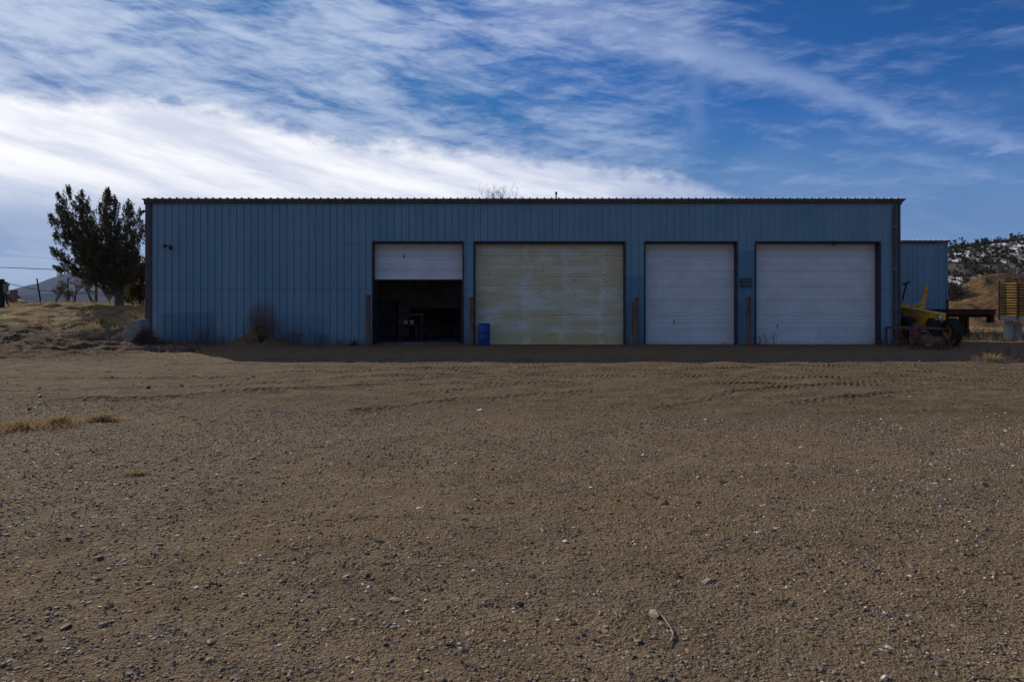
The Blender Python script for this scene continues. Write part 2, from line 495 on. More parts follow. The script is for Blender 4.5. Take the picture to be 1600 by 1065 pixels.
# ground
def ground_mat():
    m, n, b = newmat('dirt and gravel')
    p = geo(n)
    x, y, z = n.sep(p)
    flat = n.comb(x, y, 0.0)
    nA = n.noise(flat, 0.35, 6, 0.6)
    nB = n.noise(flat, 1.7, 7, 0.65)
    nC = n.noise(flat, 9.0, 7, 0.7)
    nD = n.noise(flat, 60.0, 4, 0.7)
    zone_edge = n.m('ADD', n.m('MULTIPLY', x, -0.10), 10.9)
    ze = n.m('SUBTRACT', n.m('ADD', y, n.m('MULTIPLY', n.m('SUBTRACT', nB, 0.5), 3.6)), zone_edge)
    dirt_f = n.sm(n.m('ADD', ze, n.m('MULTIPLY', n.m('SUBTRACT', nC, 0.5), 1.6)), -1.2, 1.6)                   # 1 on the packed dirt strip
    # packed dirt
    dc = n.mix(n.sm(nB, 0.3, 0.7), (0.118, 0.083, 0.050), (0.188, 0.136, 0.083))
    dc = n.mix(n.m('MULTIPLY', n.sm(nC, 0.45, 0.75), 0.45), dc, (0.095, 0.066, 0.040))
    dc = n.mix(n.m('MULTIPLY', n.sm(nA, 0.45, 0.65), 0.35), dc, (0.200, 0.152, 0.096))
    # streaks left by traffic, along the front of the building
    st = n.noise(n.vmul(flat, (0.30, 2.6, 1)), 1.0, 7, 0.62, 0.6)
    dc = n.mix(n.m('MULTIPLY', n.sm(st, 0.48, 0.72), 0.45), dc, (0.10, 0.072, 0.045))
    ra = n.node('ShaderNodeAttribute', attribute_name='tint')
    rut = n.m('MULTIPLY', ra.outputs['Fac'], n.sm(n.noise(flat, 0.5, 4, 0.6), 0.38, 0.60))
    dc = n.mix(n.m('MULTIPLY', rut, 0.40), dc, (0.085, 0.058, 0.034))
    cl = n.voro(flat, 16.0, 0)
    dc = n.mix(n.m('MULTIPLY', n.m('LESS_THAN', cl, 0.16), 0.45), dc, (0.25, 0.19, 0.12))
    # gravel
    gc = n.mix(n.sm(nB, 0.3, 0.7), (0.165, 0.113, 0.063), (0.270, 0.190, 0.110))
    gc = n.mix(n.m('MULTIPLY', n.sm(nA, 0.42, 0.62), 0.45), gc, (0.185, 0.140, 0.095))
    nE = n.noise(n.vmul(flat, (0.35, 1.3, 1)), 1.0, 6, 0.62)
    gc = n.mix(n.m('MULTIPLY', n.sm(nE, 0.47, 0.66), 0.55), gc, (0.235, 0.140, 0.072))
    gc = n.mix(n.m('MULTIPLY', n.sm(nD, 0.5, 0.75), 0.4), gc, (0.08, 0.056, 0.036))
    wv = n.node('ShaderNodeVectorMath', operation='MULTIPLY_ADD')
    n.link(n.noise(flat, 18.0, 3, 0.5, 0, True), wv.inputs[0]); wv.inputs[1].default_value = (0.05, 0.05, 0); n.link(flat, wv.inputs[2])
    for sc_, thr_, amt in ((34.0, 0.42, 0.85), (75.0, 0.40, 0.7)):
        vd = n.voro(wv.outputs[0], sc_, 0)
        vc = n.voro(wv.outputs[0], sc_, 1)
        r_, g_, b_ = n.sep(vc)
        pc = n.ramp(r_, [(0.0, (0.09, 0.07, 0.055)), (0.3, (0.18, 0.13, 0.085)), (0.55, (0.19, 0.16, 0.135)), (0.8, (0.28, 0.235, 0.18)), (0.93, (0.25, 0.155, 0.10)), (1.0, (0.50, 0.44, 0.37))])
        msk = n.m('MULTIPLY', n.m('SUBTRACT', 1.0, n.sm(vd, thr_ * 0.6, thr_)), n.sm(g_, 0.30, 0.45))
        gc = n.mix(n.m('MULTIPLY', msk, amt), gc, pc)
    col = n.mix(dirt_f, gc, dc)
    # dry straw litter on the bank to the left and beyond on the right
    lf = n.m('MULTIPLY', n.sm(n.m('MULTIPLY', x, -1.0), 13.5, 18.0), n.sm(y, 27.0, 33.0))
    rf = n.m('MULTIPLY', n.sm(x, 17.5, 20.0), n.sm(y, 31.0, 33.5))
    gf = n.m('MULTIPLY', n.m('MAXIMUM', lf, rf), n.sm(nB, 0.36, 0.62))
    far = n.sm(y, 46.0, 55.0)
    gf = n.m('MAXIMUM', gf, far)
    straw = n.mix(n.sm(nC, 0.3, 0.7), (0.24, 0.145, 0.055), (0.42, 0.28, 0.12))
    col = n.mix(n.m('MULTIPLY', gf, 0.75), col, straw)
    # darker loamy soil on the left bank and a browner tone painted in for the building's shadow
    lb = n.m('MULTIPLY', n.sm(n.m('ADD', n.m('MULTIPLY', x, -1.0), n.m('MULTIPLY', nB, 3.0)), 11.0, 15.5), n.m('MULTIPLY', n.sm(n.m('ADD', y, n.m('MULTIPLY', nB, 3.0)), 20.5, 24.0), n.m('SUBTRACT', 1.0, n.sm(y, 29.0, 33.0))))
    col = n.mix(n.m('MULTIPLY', lb, n.m('ADD', 0.50, n.m('MULTIPLY', n.sm(nC, 0.35, 0.6), 0.45))), col, (0.088, 0.057, 0.034))
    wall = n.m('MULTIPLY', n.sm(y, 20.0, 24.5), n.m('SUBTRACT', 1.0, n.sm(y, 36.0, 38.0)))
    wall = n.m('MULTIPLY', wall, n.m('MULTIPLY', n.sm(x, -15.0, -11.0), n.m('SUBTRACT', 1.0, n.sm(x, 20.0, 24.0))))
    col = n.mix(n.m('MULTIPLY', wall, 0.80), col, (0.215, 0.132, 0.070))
    n.link(col, b.inputs['Base Color'])
    b.inputs['Roughness'].default_value = 0.95
    b.inputs['Specular IOR Level'].default_value = 0.05
    h1 = n.voro(wv.outputs[0], 34.0, 0); h2 = n.voro(flat, 75.0, 0)
    peb = n.m('ADD', n.m('MULTIPLY', n.m('SUBTRACT', 0.5, h1), 0.017), n.m('MULTIPLY', n.m('SUBTRACT', 0.5, h2), 0.010))
    hh = n.m('ADD', n.m('MULTIPLY', peb, n.m('SUBTRACT', 1.0, n.m('MULTIPLY', dirt_f, 0.75))), n.m('ADD', n.m('MULTIPLY', nC, 0.05), n.m('MULTIPLY', nD, 0.008)))
    hh = n.m('ADD', hh, n.m('MULTIPLY', st, n.m('MULTIPLY', dirt_f, 0.10)))
    lug = n.m('SINE', n.m('ADD', n.m('MULTIPLY', x, 46.0), n.m('MULTIPLY', n.m('SINE', n.m('MULTIPLY', y, 22.0)), 1.6)))
    hh = n.m('ADD', hh, n.m('MULTIPLY', n.m('MULTIPLY', lug, rut), 0.016))
    hh = n.m('ADD', hh, n.m('MULTIPLY', n.m('MULTIPLY', n.m('SUBTRACT', 0.5, cl), dirt_f), 0.022))
    n.link(n.bump(hh, 1.0, 1.0), b.inputs['Normal'])
    return m

def tint_mat(name, stops, rough=0.85, spec=0.2, noise=0.0, transl=0.0):
    m, n, b = newmat(name)
    a = n.node('ShaderNodeAttribute', attribute_name='tint')
    c_ = n.ramp(a.outputs['Fac'], stops)
    if noise > 0:
        k = n.noise(geo(n), 60.0, 3, 0.6)
        c_ = n.mix(n.m('MULTIPLY', n.sm(k, 0.4, 0.7), noise), c_, (0.05, 0.04, 0.03))
    n.link(c_, b.inputs['Base Color'])
    b.inputs['Roughness'].default_value = rough; b.inputs['Specular IOR Level'].default_value = spec
    if transl > 0:
        out = m.node_tree.nodes['Material Output']
        t = n.node('ShaderNodeBsdfTranslucent'); n.link(c_, t.inputs[0])
        mx = n.node('ShaderNodeMixShader'); mx.inputs[0].default_value = transl
        n.l.new(b.outputs[0], mx.inputs[1]); n.l.new(t.outputs[0], mx.inputs[2]); n.l.new(mx.outputs[0], out.inputs[0])
    return m

def rect_mask(n, u, v, u0, u1, v0, v1, s=0.06):
    a = n.m('MULTIPLY', n.sm(u, u0 - s, u0 + s), n.m('SUBTRACT', 1.0, n.sm(u, u1 - s, u1 + s)))
    c_ = n.m('MULTIPLY', n.sm(v, v0 - s, v0 + s), n.m('SUBTRACT', 1.0, n.sm(v, v1 - s, v1 + s)))
    return n.m('MULTIPLY', a, c_)

def wall_mat(name, patches=True):
    m, n, b = newmat(name)
    x, y, z = n.sep(geo(n))
    hx = n.m('ADD', x, y)
    # each sheet fades a little differently
    sheet = n.m('FLOOR', n.m('DIVIDE', n.m('ADD', hx, 40.0), 0.9144))
    wn = n.node('ShaderNodeTexWhiteNoise', noise_dimensions='1D'); n.link(sheet, wn.inputs['W'])
    base = n.mix(wn.outputs['Value'], (0.160, 0.305, 0.385), (0.205, 0.345, 0.415))
    streak = n.noise(n.comb(n.m('MULTIPLY', hx, 5.0), 0.0, n.m('MULTIPLY', z, 0.35)), 1.0, 7, 0.62)
    base = n.mix(n.m('MULTIPLY', n.sm(streak, 0.42, 0.72), 0.60), base, (0.20, 0.255, 0.30))
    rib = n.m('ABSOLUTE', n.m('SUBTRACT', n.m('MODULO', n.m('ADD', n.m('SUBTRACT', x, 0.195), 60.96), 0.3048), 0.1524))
    rib_shade = n.m('GREATER_THAN', rib, 0.139)
    base = n.mix(n.m('MULTIPLY', rib_shade, n.m('ADD', 0.14, n.m('MULTIPLY', streak, 0.35))), base, (0.06, 0.10, 0.135))  # shade at the lee foot of each rib, painted in as a thin line
    blot = n.noise(n.comb(hx, y, z), 0.8, 6, 0.6)
    base = n.mix(n.m('MULTIPLY', n.sm(blot, 0.45, 0.7), 0.55), base, (0.115, 0.285, 0.345))
    bl2 = n.noise(n.comb(n.m('MULTIPLY', hx, 0.6), y, n.m('MULTIPLY', z, 0.8)), 0.55, 5, 0.6)
    base = n.mix(n.m('MULTIPLY', n.sm(bl2, 0.46, 0.64), 0.45), base, (0.235, 0.300, 0.385))
    for zg in (2.36, 4.24):
        gl = n.m('LESS_THAN', n.m('ABSOLUTE', n.m('SUBTRACT', z, zg)), 0.018)
        base = n.mix(n.m('MULTIPLY', gl, n.m('ADD', 0.10, n.m('MULTIPLY', streak, 0.35))), base, (0.07, 0.10, 0.13))
    if patches:
        wob = n.m('MULTIPLY', n.m('SUBTRACT', n.noise(n.comb(x, 0.0, z), 5.0, 4, 0.6), 0.5), 0.30)
        xx = n.m('ADD', x, wob); zz = n.m('ADD', z, wob)
        # repainted rectangles in a darker blue
        p1 = rect_mask(n, xx, zz, -14.95, -12.65, -0.5, 1.35, 0.16)
        p2 = rect_mask(n, xx, zz, -9.8, -7.8, -0.5, 1.15, 0.2)
        p3 = rect_mask(n, xx, zz, 9.54, 10.36, 0.2, 4.0)
        p4 = rect_mask(n, xx, zz, 4.8, 5.66, -0.5, 2.9)
        base = n.mix(n.m('MULTIPLY', p1, 0.60), base, (0.060, 0.165, 0.235))
        base = n.mix(n.m('MULTIPLY', n.m('MAXIMUM', p3, p4), 0.6), base, (0.070, 0.200, 0.330))
        base = n.mix(n.m('MULTIPLY', p2, 0.30), base, (0.080, 0.165, 0.245))
        # rust-brown splash behind the dirt pile
        dx = n.m('DIVIDE', n.m('SUBTRACT', x, -10.55), 0.62); dz = n.m('DIVIDE', n.m('SUBTRACT', z, 0.9), 1.0)
        rr = n.m('ADD', n.m('ADD', n.m('MULTIPLY', dx, dx), n.m('MULTIPLY', dz, dz)), n.m('MULTIPLY', n.m('SUBTRACT', blot, 0.5), 2.2))
        base = n.mix(n.m('MULTIPLY', n.m('SUBTRACT', 1.0, n.sm(rr, 0.2, 1.5)), 0.70), base, (0.15, 0.115, 0.12))
    # mud splashed up from the ground
    mud = n.m('SUBTRACT', 1.0, n.sm(n.m('ADD', z, n.m('MULTIPLY', streak, 0.5)), 0.25, 0.75))
    base = n.mix(n.m('MULTIPLY', mud, 0.5), base, (0.11, 0.10, 0.09))
    # rows of screws on the girts
    gz_ = n.m('ABSOLUTE', n.m('SUBTRACT', n.m('MODULO', n.m('ADD', z, 0.0), 1.88), 0.5))
    gx_ = n.m('ABSOLUTE', n.m('SUBTRACT', n.m('MODULO', n.m('ADD', hx, 60.0), 0.1524), 0.0762))
    dot = n.m('MULTIPLY', n.m('LESS_THAN', gz_, 0.012), n.m('LESS_THAN', gx_, 0.012))
    base = n.mix(n.m('MULTIPLY', dot, 0.7), base, (0.05, 0.06, 0.07))
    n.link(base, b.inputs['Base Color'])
    n.link(n.m('ADD', 0.42, n.m('MULTIPLY', streak, 0.25)), b.inputs['Roughness'])
    b.inputs['Specular IOR Level'].default_value = 0.35
    n.link(n.bump(n.noise(n.comb(n.m('MULTIPLY', hx, 2.0), 0.0, z), 1.6, 3, 0.5), 0.25, 0.03), b.inputs['Normal'])
    return m

def white_door_mat():
    m, n, b = newmat('white enamel door')
    x, y, z = n.sep(geo(n))
    a = n.noise(n.comb(n.m('MULTIPLY', x, 0.8), 0.0, z), 1.3, 6, 0.6)
    base = n.mix(n.sm(a, 0.3, 0.7), (0.66, 0.66, 0.655), (0.76, 0.765, 0.765))
    s = n.noise(n.comb(n.m('MULTIPLY', x, 7.0), 0.0, n.m('MULTIPLY', z, 0.6)), 1.0, 6, 0.6)
    base = n.mix(n.m('MULTIPLY', n.sm(s, 0.5, 0.8), 0.22), base, (0.42, 0.40, 0.38))
    topd = n.m('MULTIPLY', n.sm(n.m('ADD', z, n.m('MULTIPLY', a, 0.5)), 3.9, 4.5), 0.45)
    base = n.mix(topd, base, (0.50, 0.40, 0.24))
    mud = n.m('SUBTRACT', 1.0, n.sm(n.m('ADD', z, n.m('MULTIPLY', s, 0.5)), 0.18, 0.5))
    base = n.mix(n.m('MULTIPLY', mud, 0.35), base, (0.30, 0.25, 0.2))
    jd = n.m('ABSOLUTE', n.m('SUBTRACT', n.m('MODULO', n.m('ADD', n.m('SUBTRACT', z, 0.02), 6.3), 0.63), 0.315))
    jl = n.m('GREATER_THAN', jd, 0.303)
    base = n.mix(n.m('MULTIPLY', jl, n.m('MULTIPLY', n.m('ADD', 0.25, s), 0.55)), base, (0.25, 0.24, 0.24))
    spots = n.voro(n.comb(x, 0.0, z), 3.0, 0)
    base = n.mix(n.m('MULTIPLY', n.m('LESS_THAN', spots, 0.035), 0.6), base, (0.15, 0.12, 0.1))
    n.link(base, b.inputs['Base Color']); b.inputs['Roughness'].default_value = 0.5
    b.inputs['Specular IOR Level'].default_value = 0.3
    return m

def old_door_mat():
    m, n, b = newmat('weathered yellowed door')
    x, y, z = n.sep(geo(n))
    # boards and old paint: broad horizontal bands, worn differently in each section
    band = n.noise(n.comb(n.m('MULTIPLY', x, 0.25), 0.0, n.m('MULTIPLY', z, 5.5)), 1.0, 5, 0.6, 0.2)
    big = n.noise(n.comb(n.m('MULTIPLY', x, 0.7), 0.0, n.m('MULTIPLY', z, 1.0)), 1.3, 5, 0.55)
    base = n.mix(n.sm(n.m('ADD', n.m('MULTIPLY', band, 0.5), n.m('MULTIPLY', big, 0.6)), 0.42, 0.66), (0.66, 0.56, 0.32), (0.76, 0.74, 0.62))
    low = n.m('SUBTRACT', 1.0, n.sm(n.m('ADD', z, n.m('MULTIPLY', n.m('SUBTRACT', big, 0.5), 0.5)), 0.50, 0.62))
    low = n.m('MULTIPLY', low, n.sm(n.m('ADD', n.m('MULTIPLY', big, 0.7), n.m('MULTIPLY', band, 0.3)), 0.36, 0.56))
    base = n.mix(n.m('MULTIPLY', low, n.m('ADD', 0.45, n.m('MULTIPLY', n.sm(big, 0.35, 0.6), 0.4))), base, (0.66, 0.50, 0.17))
    mid = rect_mask(n, x, z, -1.3, 4.5, 2.45, 3.6, 0.15)
    base = n.mix(n.m('MULTIPLY', mid, n.m('MULTIPLY', n.sm(big, 0.4, 0.62), 0.55)), base, (0.60, 0.50, 0.25))
    # paler upright runs where the braces behind kept it dry
    wob = n.m('MULTIPLY', n.m('SUBTRACT', n.noise(n.comb(n.m('MULTIPLY', x, 0.6), 0.0, z), 1.4, 6, 0.65), 0.5), 1.5)
    run = None
    for cx, w in ((0.55, 0.22), (2.25, 0.20), (3.85, 0.18)):
        d = n.m('ABSOLUTE', n.m('SUBTRACT', n.m('ADD', x, wob), cx))
        k = n.m('SUBTRACT', 1.0, n.sm(d, w * 0.3, w))
        run = k if run is None else n.m('MAXIMUM', run, k)
    run = n.m('MULTIPLY', run, n.sm(n.noise(n.comb(n.m('MULTIPLY', x, 2.0), 0.0, n.m('MULTIPLY', z, 2.0)), 1.5, 5, 0.6), 0.38, 0.62))
    blo = n.noise(n.comb(n.m('MULTIPLY', x, 0.55), 0.0, n.m('MULTIPLY', z, 2.6)), 1.1, 7, 0.66)
    base = n.mix(n.m('MULTIPLY', n.sm(blo, 0.50, 0.545), 0.50), base, (0.66, 0.52, 0.26))
    base = n.mix(n.m('MULTIPLY', n.m('SUBTRACT', 1.0, n.sm(blo, 0.40, 0.43)), 0.40), base, (0.70, 0.74, 0.74))
    base = n.mix(n.m('MULTIPLY', run, 0.42), base, (0.84, 0.86, 0.86))
    fine = n.noise(n.comb(n.m('MULTIPLY', x, 6.0), 0.0, n.m('MULTIPLY', z, 30.0)), 1.0, 6, 0.7)
    base = n.mix(n.m('MULTIPLY', n.sm(fine, 0.5, 0.8), 0.40), base, (0.36, 0.31, 0.20))
    knots = n.voro(n.comb(x, 0.0, z), 1.7, 0)
    base = n.mix(n.m('MULTIPLY', n.m('LESS_THAN', knots, 0.055), 0.8), base, (0.08, 0.07, 0.06))
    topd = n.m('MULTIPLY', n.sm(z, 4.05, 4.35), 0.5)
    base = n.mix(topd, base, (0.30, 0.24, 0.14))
    n.link(base, b.inputs['Base Color']); b.inputs['Roughness'].default_value = 0.75
    b.inputs['Specular IOR Level'].default_value = 0.2
    n.link(n.bump(fine, 0.2, 0.01), b.inputs['Normal'])
    return m

M = {}
M['ground'] = ground_mat()
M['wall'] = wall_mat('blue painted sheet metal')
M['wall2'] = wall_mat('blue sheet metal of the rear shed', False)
M['trim'] = plain('dark brown trim metal', (0.085, 0.062, 0.062), 0.5, 0.0, 0.25, 3.0, 0.05, (0.05, 0.035, 0.03), 0.5)
M['jamb'] = plain('dark brown door jamb', (0.050, 0.040, 0.048), 0.6, 0.0, 0.3, 3.0, 0.05)
M['roof'] = plain('grey galvanised roof sheet', (0.22, 0.22, 0.23), 0.45, 0.6, 0.2, 2.0, 0.05, (0.20, 0.11, 0.06), 0.3)
M['white_door'] = white_door_mat()
M['old_door'] = old_door_mat()
M['rubber'] = plain('black rubber', (0.022, 0.021, 0.022), 0.85, 0, 0.3, 8, 0.3, (0.09, 0.07, 0.05), 0.45)
M['yellow'] = plain('chipped yellow machine paint', (0.80, 0.40, 0.03), 0.5, 0, 0.25, 5, 0.15, (0.16, 0.07, 0.03), 0.6)
M['orange'] = plain('faded orange rim paint', (0.55, 0.17, 0.03), 0.6, 0, 0.3, 6, 0.2, (0.10, 0.05, 0.03), 0.6)
M['red'] = plain('faded red paint', (0.38, 0.065, 0.065), 0.6, 0, 0.3, 6, 0.15, (0.12, 0.05, 0.04), 0.5)
M['black'] = plain('black painted steel', (0.025, 0.025, 0.027), 0.5, 0.2, 0.3, 7, 0.1)
M['steel'] = plain('dark oxidised steel', (0.050, 0.042, 0.048), 0.65, 0.2, 0.3, 6, 0.15, (0.12, 0.05, 0.03), 0.5)
M['redrust'] = plain('dull red oxide paint', (0.13, 0.045, 0.045), 0.75, 0.0, 0.3, 6, 0.2, (0.05, 0.03, 0.03), 0.5)
M['rust'] = plain('rusty brown steel', (0.075, 0.034, 0.025), 0.8, 0.2, 0.35, 5, 0.25, (0.03, 0.02, 0.018), 0.6)
M['bed'] = plain('weathered blue grey steel', (0.10, 0.12, 0.15), 0.6, 0.2, 0.3, 5, 0.15, (0.10, 0.06, 0.04), 0.4)
M['chrome'] = plain('dusty lamp glass', (0.62, 0.62, 0.60), 0.25, 0.2, 0.1, 8, 0.0, spec=0.6)
M['galv'] = plain('galvanised steel', (0.32, 0.32, 0.33), 0.45, 0.7, 0.2, 7, 0.05)
M['blue_plastic'] = plain('blue plastic', (0.010, 0.055, 0.26), 0.42, 0, 0.2, 4, 0.05, (0.05, 0.07, 0.13), 0.35, spec=0.4)
M['concrete'] = plain('rough grey concrete', (0.32, 0.275, 0.235), 0.9, 0, 0.2, 6, 0.4, (0.14, 0.11, 0.085), 0.5)
M['block'] = plain('pale concrete block', (0.55, 0.54, 0.49), 0.9, 0, 0.15, 6, 0.4, (0.25, 0.22, 0.18), 0.5)
M['post'] = wood_mat('weathered timber post', (0.27, 0.195, 0.15), (0.11, 0.068, 0.055))
M['post_dark'] = wood_mat('creosoted timber', (0.05, 0.045, 0.035), (0.02, 0.018, 0.015))
M['slat'] = wood_mat('yellowed timber slat', (0.62, 0.40, 0.13), (0.36, 0.20, 0.065), 'x')
M['bark'] = plain('grey brown bark', (0.10, 0.075, 0.055), 0.95, 0, 0.35, 9, 0.6)
M['bare'] = plain('pale bare branch bark', (0.16, 0.125, 0.105), 0.95, 0, 0.3, 4, 0.0)
M['slab'] = plain('oil stained concrete floor', (0.20, 0.18, 0.165), 0.8, 0, 0.3, 1.5, 0.1, (0.05, 0.045, 0.04), 0.7)
M['liner'] = plain('grimy interior lining', (0.40, 0.34, 0.32), 0.9, 0, 0.3, 1.5, 0.0)
M['paper'] = plain('white painted tin', (0.36, 0.36, 0.33), 0.5, 0, 0.05, 6, 0.0)
M['brick'] = plain('brown brickwork', (0.22, 0.11, 0.08), 0.9, 0, 0.3, 5, 0.2)
M['shingle'] = plain('dark shingles', (0.055, 0.045, 0.045), 0.9, 0, 0.3, 3, 0.2)
M['stucco'] = plain('tan stucco', (0.24, 0.19, 0.14), 0.9, 0, 0.15, 3, 0.1)
M['glass'] = plain('dark window glass', (0.03, 0.035, 0.04), 0.1, 0, 0.1, 3, 0.0, spec=0.6)
M['strawstick'] = plain('sun bleached stem', (0.30, 0.24, 0.15), 0.7, 0, 0.3, 30, 0.1)
M['pebble'] = tint_mat('pebble stone', [(0.0, (0.060, 0.045, 0.034)), (0.22, (0.13, 0.088, 0.056)), (0.42, (0.190, 0.158, 0.122)), (0.60, (0.25, 0.175, 0.110)), (0.78, (0.33, 0.275, 0.20)), (0.9, (0.25, 0.135, 0.08)), (1.0, (0.66, 0.58, 0.48))], 0.7, 0.18, 0.25)
M['straw'] = tint_mat('dry grass', [(0.0, (0.13, 0.075, 0.035)), (0.4, (0.28, 0.175, 0.078)), (0.75, (0.37, 0.26, 0.13)), (1.0, (0.44, 0.34, 0.20))], 0.8, 0.15, 0, 0.35)
M['weed'] = tint_mat('dead weed stalks', [(0.0, (0.075, 0.042, 0.034)), (0.5, (0.16, 0.090, 0.066)), (1.0, (0.27, 0.17, 0.115))], 0.9, 0.1, 0, 0.2)
M['greenweed'] = tint_mat('dull green weed', [(0.0, (0.035, 0.045, 0.018)), (0.5, (0.07, 0.075, 0.03)), (1.0, (0.16, 0.13, 0.05))], 0.9, 0.1, 0, 0.2)
M['twigs'] = tint_mat('grey twigs', [(0.0, (0.07, 0.052, 0.045)), (0.5, (0.15, 0.115, 0.10)), (1.0, (0.26, 0.21, 0.18))], 0.9, 0.1)
M['conifer'] = tint_mat('dark conifer sprays', [(0.0, (0.028, 0.026, 0.015)), (0.4, (0.075, 0.068, 0.034)), (0.75, (0.12, 0.10, 0.052)), (1.0, (0.20, 0.145, 0.075))], 0.75, 0.2, 0, 0.25)
M['rustleaf'] = tint_mat('withered brown leaves', [(0.0, (0.035, 0.022, 0.012)), (0.5, (0.10, 0.060, 0.025)), (1.0, (0.21, 0.13, 0.05))], 0.8, 0.15, 0, 0.3)
M['juniper'] = tint_mat('hill scrub leaves', [(0.0, (0.018, 0.017, 0.013)), (0.5, (0.042, 0.040, 0.027)), (0.85, (0.070, 0.062, 0.038)), (1.0, (0.13, 0.09, 0.06))], 0.85, 0.1)

# ------------------------------------------------------------------ ground sheet
def axis(points):
    out = [points[0][0]]
    for (a, st), (b, _) in zip(points[:-1], points[1:]):
        n_ = max(1, int(round((b - a) / st)))
        out += list(np.linspace(a, b, n_ + 1)[1:])
    return np.array(out)
gxs = axis([(-9000, 1500), (-3000, 500), (-500, 60), (-80, 4), (-32, 0.35), (-24, 0.11), (20, 0.11), (30, 0.4), (80, 5), (500, 60), (3000, 500), (9000, 1)])
gys = axis([(-3000, 500), (-500, 80), (-20, 2.0), (0, 0.5), (2.4, 0.028), (6, 0.04), (12, 0.045), (23, 0.07), (32, 0.16), (50, 0.8), (90, 5), (200, 40), (800, 400), (3000, 1000), (12000, 1)])
GX, GY = np.meshgrid(gxs, gys)
hh_ = H(GX.ravel(), GY.ravel()).reshape(GX.shape)
vv = np.stack([GX.ravel(), GY.ravel(), hh_.ravel()], 1)
nx = len(gxs); ny = len(gys)
ii = np.arange((ny - 1) * (nx - 1)); r0 = ii // (nx - 1); c0 = ii % (nx - 1); b0 = r0 * nx + c0
ff = np.stack([b0, b0 + 1, b0 + nx + 1, b0 + nx], 1)
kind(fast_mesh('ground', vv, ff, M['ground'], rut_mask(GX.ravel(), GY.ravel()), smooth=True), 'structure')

# ------------------------------------------------------------------ gravel
rng = np.random.default_rng(5)
bm = bmesh.new(); bmesh.ops.create_icosphere(bm, subdivisions=1, radius=1.0)
ico_v = np.array([v.co[:] for v in bm.verts]); ico_f = np.array([[v.index for v in f.verts] for f in bm.faces]); bm.free()
def pebbles(name, n_, xy, size, tint):
    shapes = []
    for k in range(16):
        j = ico_v * (1 + 0.22 * rng.standard_normal((len(ico_v), 1))) + 0.10 * rng.standard_normal(ico_v.shape)
        shapes.append(j)
    shapes = np.array(shapes)
    pick = rng.integers(0, 16, n_)
    v = shapes[pick]
    sc3 = np.stack([rng.uniform(0.7, 1.35, n_), rng.uniform(0.7, 1.2, n_), rng.uniform(0.35, 0.8, n_)], 1)
    v = v * sc3[:, None, :]
    tilt = rng.normal(0, 0.25, n_); a = rng.uniform(0, 2 * PI, n_)
    ct, st_ = np.cos(tilt), np.sin(tilt)
    x_ = v[..., 0] * ct[:, None] + v[..., 2] * st_[:, None]; z_ = -v[..., 0] * st_[:, None] + v[..., 2] * ct[:, None]; y_ = v[..., 1]
    ca, sa = np.cos(a), np.sin(a)
    v = np.stack([x_ * ca[:, None] - y_ * sa[:, None], x_ * sa[:, None] + y_ * ca[:, None], z_], -1) * size[:, None, None]
    g = H(xy[:, 0], xy[:, 1])
    v[..., 0] += xy[:, 0][:, None]; v[..., 1] += xy[:, 1][:, None]; v[..., 2] += (g + size * 0.12)[:, None]
    f = ico_f[None] + (np.arange(n_) * len(ico_v))[:, None, None]
    return fast_mesh(name, v.reshape(-1, 3), f.reshape(-1, 3), M['pebble'], np.repeat(tint, len(ico_v)))
def scatter(n_, y0, y1, half=0.82, power=1.0):
    y = y0 + (y1 - y0) * rng.uniform(0, 1, n_) ** power
    x = rng.uniform(-1, 1, n_) * (half * y + 0.6)
    return np.stack([x, y], 1)
def pebtint(n_):
    t = rng.uniform(0.08, 0.93, n_)
    w_ = rng.uniform(0, 1, n_) < 0.04
    t[w_] = 1.0
    return t
N1 = 160000
xy = scatter(int(N1 * 1.8), 2.5, 14.0, 0.98, 1.12)
dens = fbm(xy[:, 0] * 0.5, xy[:, 1] * 0.5, 4, 77) + 0.35 * vn(xy[:, 0] * 3, xy[:, 1] * 3, 78)
edge_ = 10.6 - 0.10 * xy[:, 0] + 1.6 * fbm(xy[:, 0] * 0.6, xy[:, 1] * 0.6, 3, 79) + rng.exponential(0.7, len(xy)) - 0.5
keep = (rng.uniform(-0.75, 0.75, len(xy)) < dens + 0.15) & (xy[:, 1] < edge_)
xy = xy[keep][:N1]
size = 0.0020 + 0.0032 * rng.exponential(0.72, len(xy)) + 0.0005 * xy[:, 1]
size = np.clip(size, 0.0028, 0.018)
kind(pebbles('gravel', len(xy), xy, size, pebtint(len(xy))), 'stuff')
xy = scatter(900, 2.6, 13, 0.82, 0.8); size = np.clip(0.010 + 0.008 * rng.exponential(0.8, len(xy)), 0.010, 0.034)
xy2 = scatter(1500, 11, 24, 0.8, 1.0); size2 = np.clip(0.008 + 0.009 * rng.exponential(0.8, len(xy2)), 0.008, 0.05)
xy3 = np.stack([rng.uniform(-22, -12.5, 1100), rng.uniform(21, 33, 1100)], 1); size3 = np.clip(0.012 + 0.014 * rng.exponential(0.8, 1100), 0.012, 0.07)
xa = np.concatenate([xy, xy2, xy3]); sa_ = np.concatenate([size, size2, size3])
kind(pebbles('scattered_stones', len(xa), xa, sa_, np.minimum(pebtint(len(xa)), 1.0)), 'stuff')

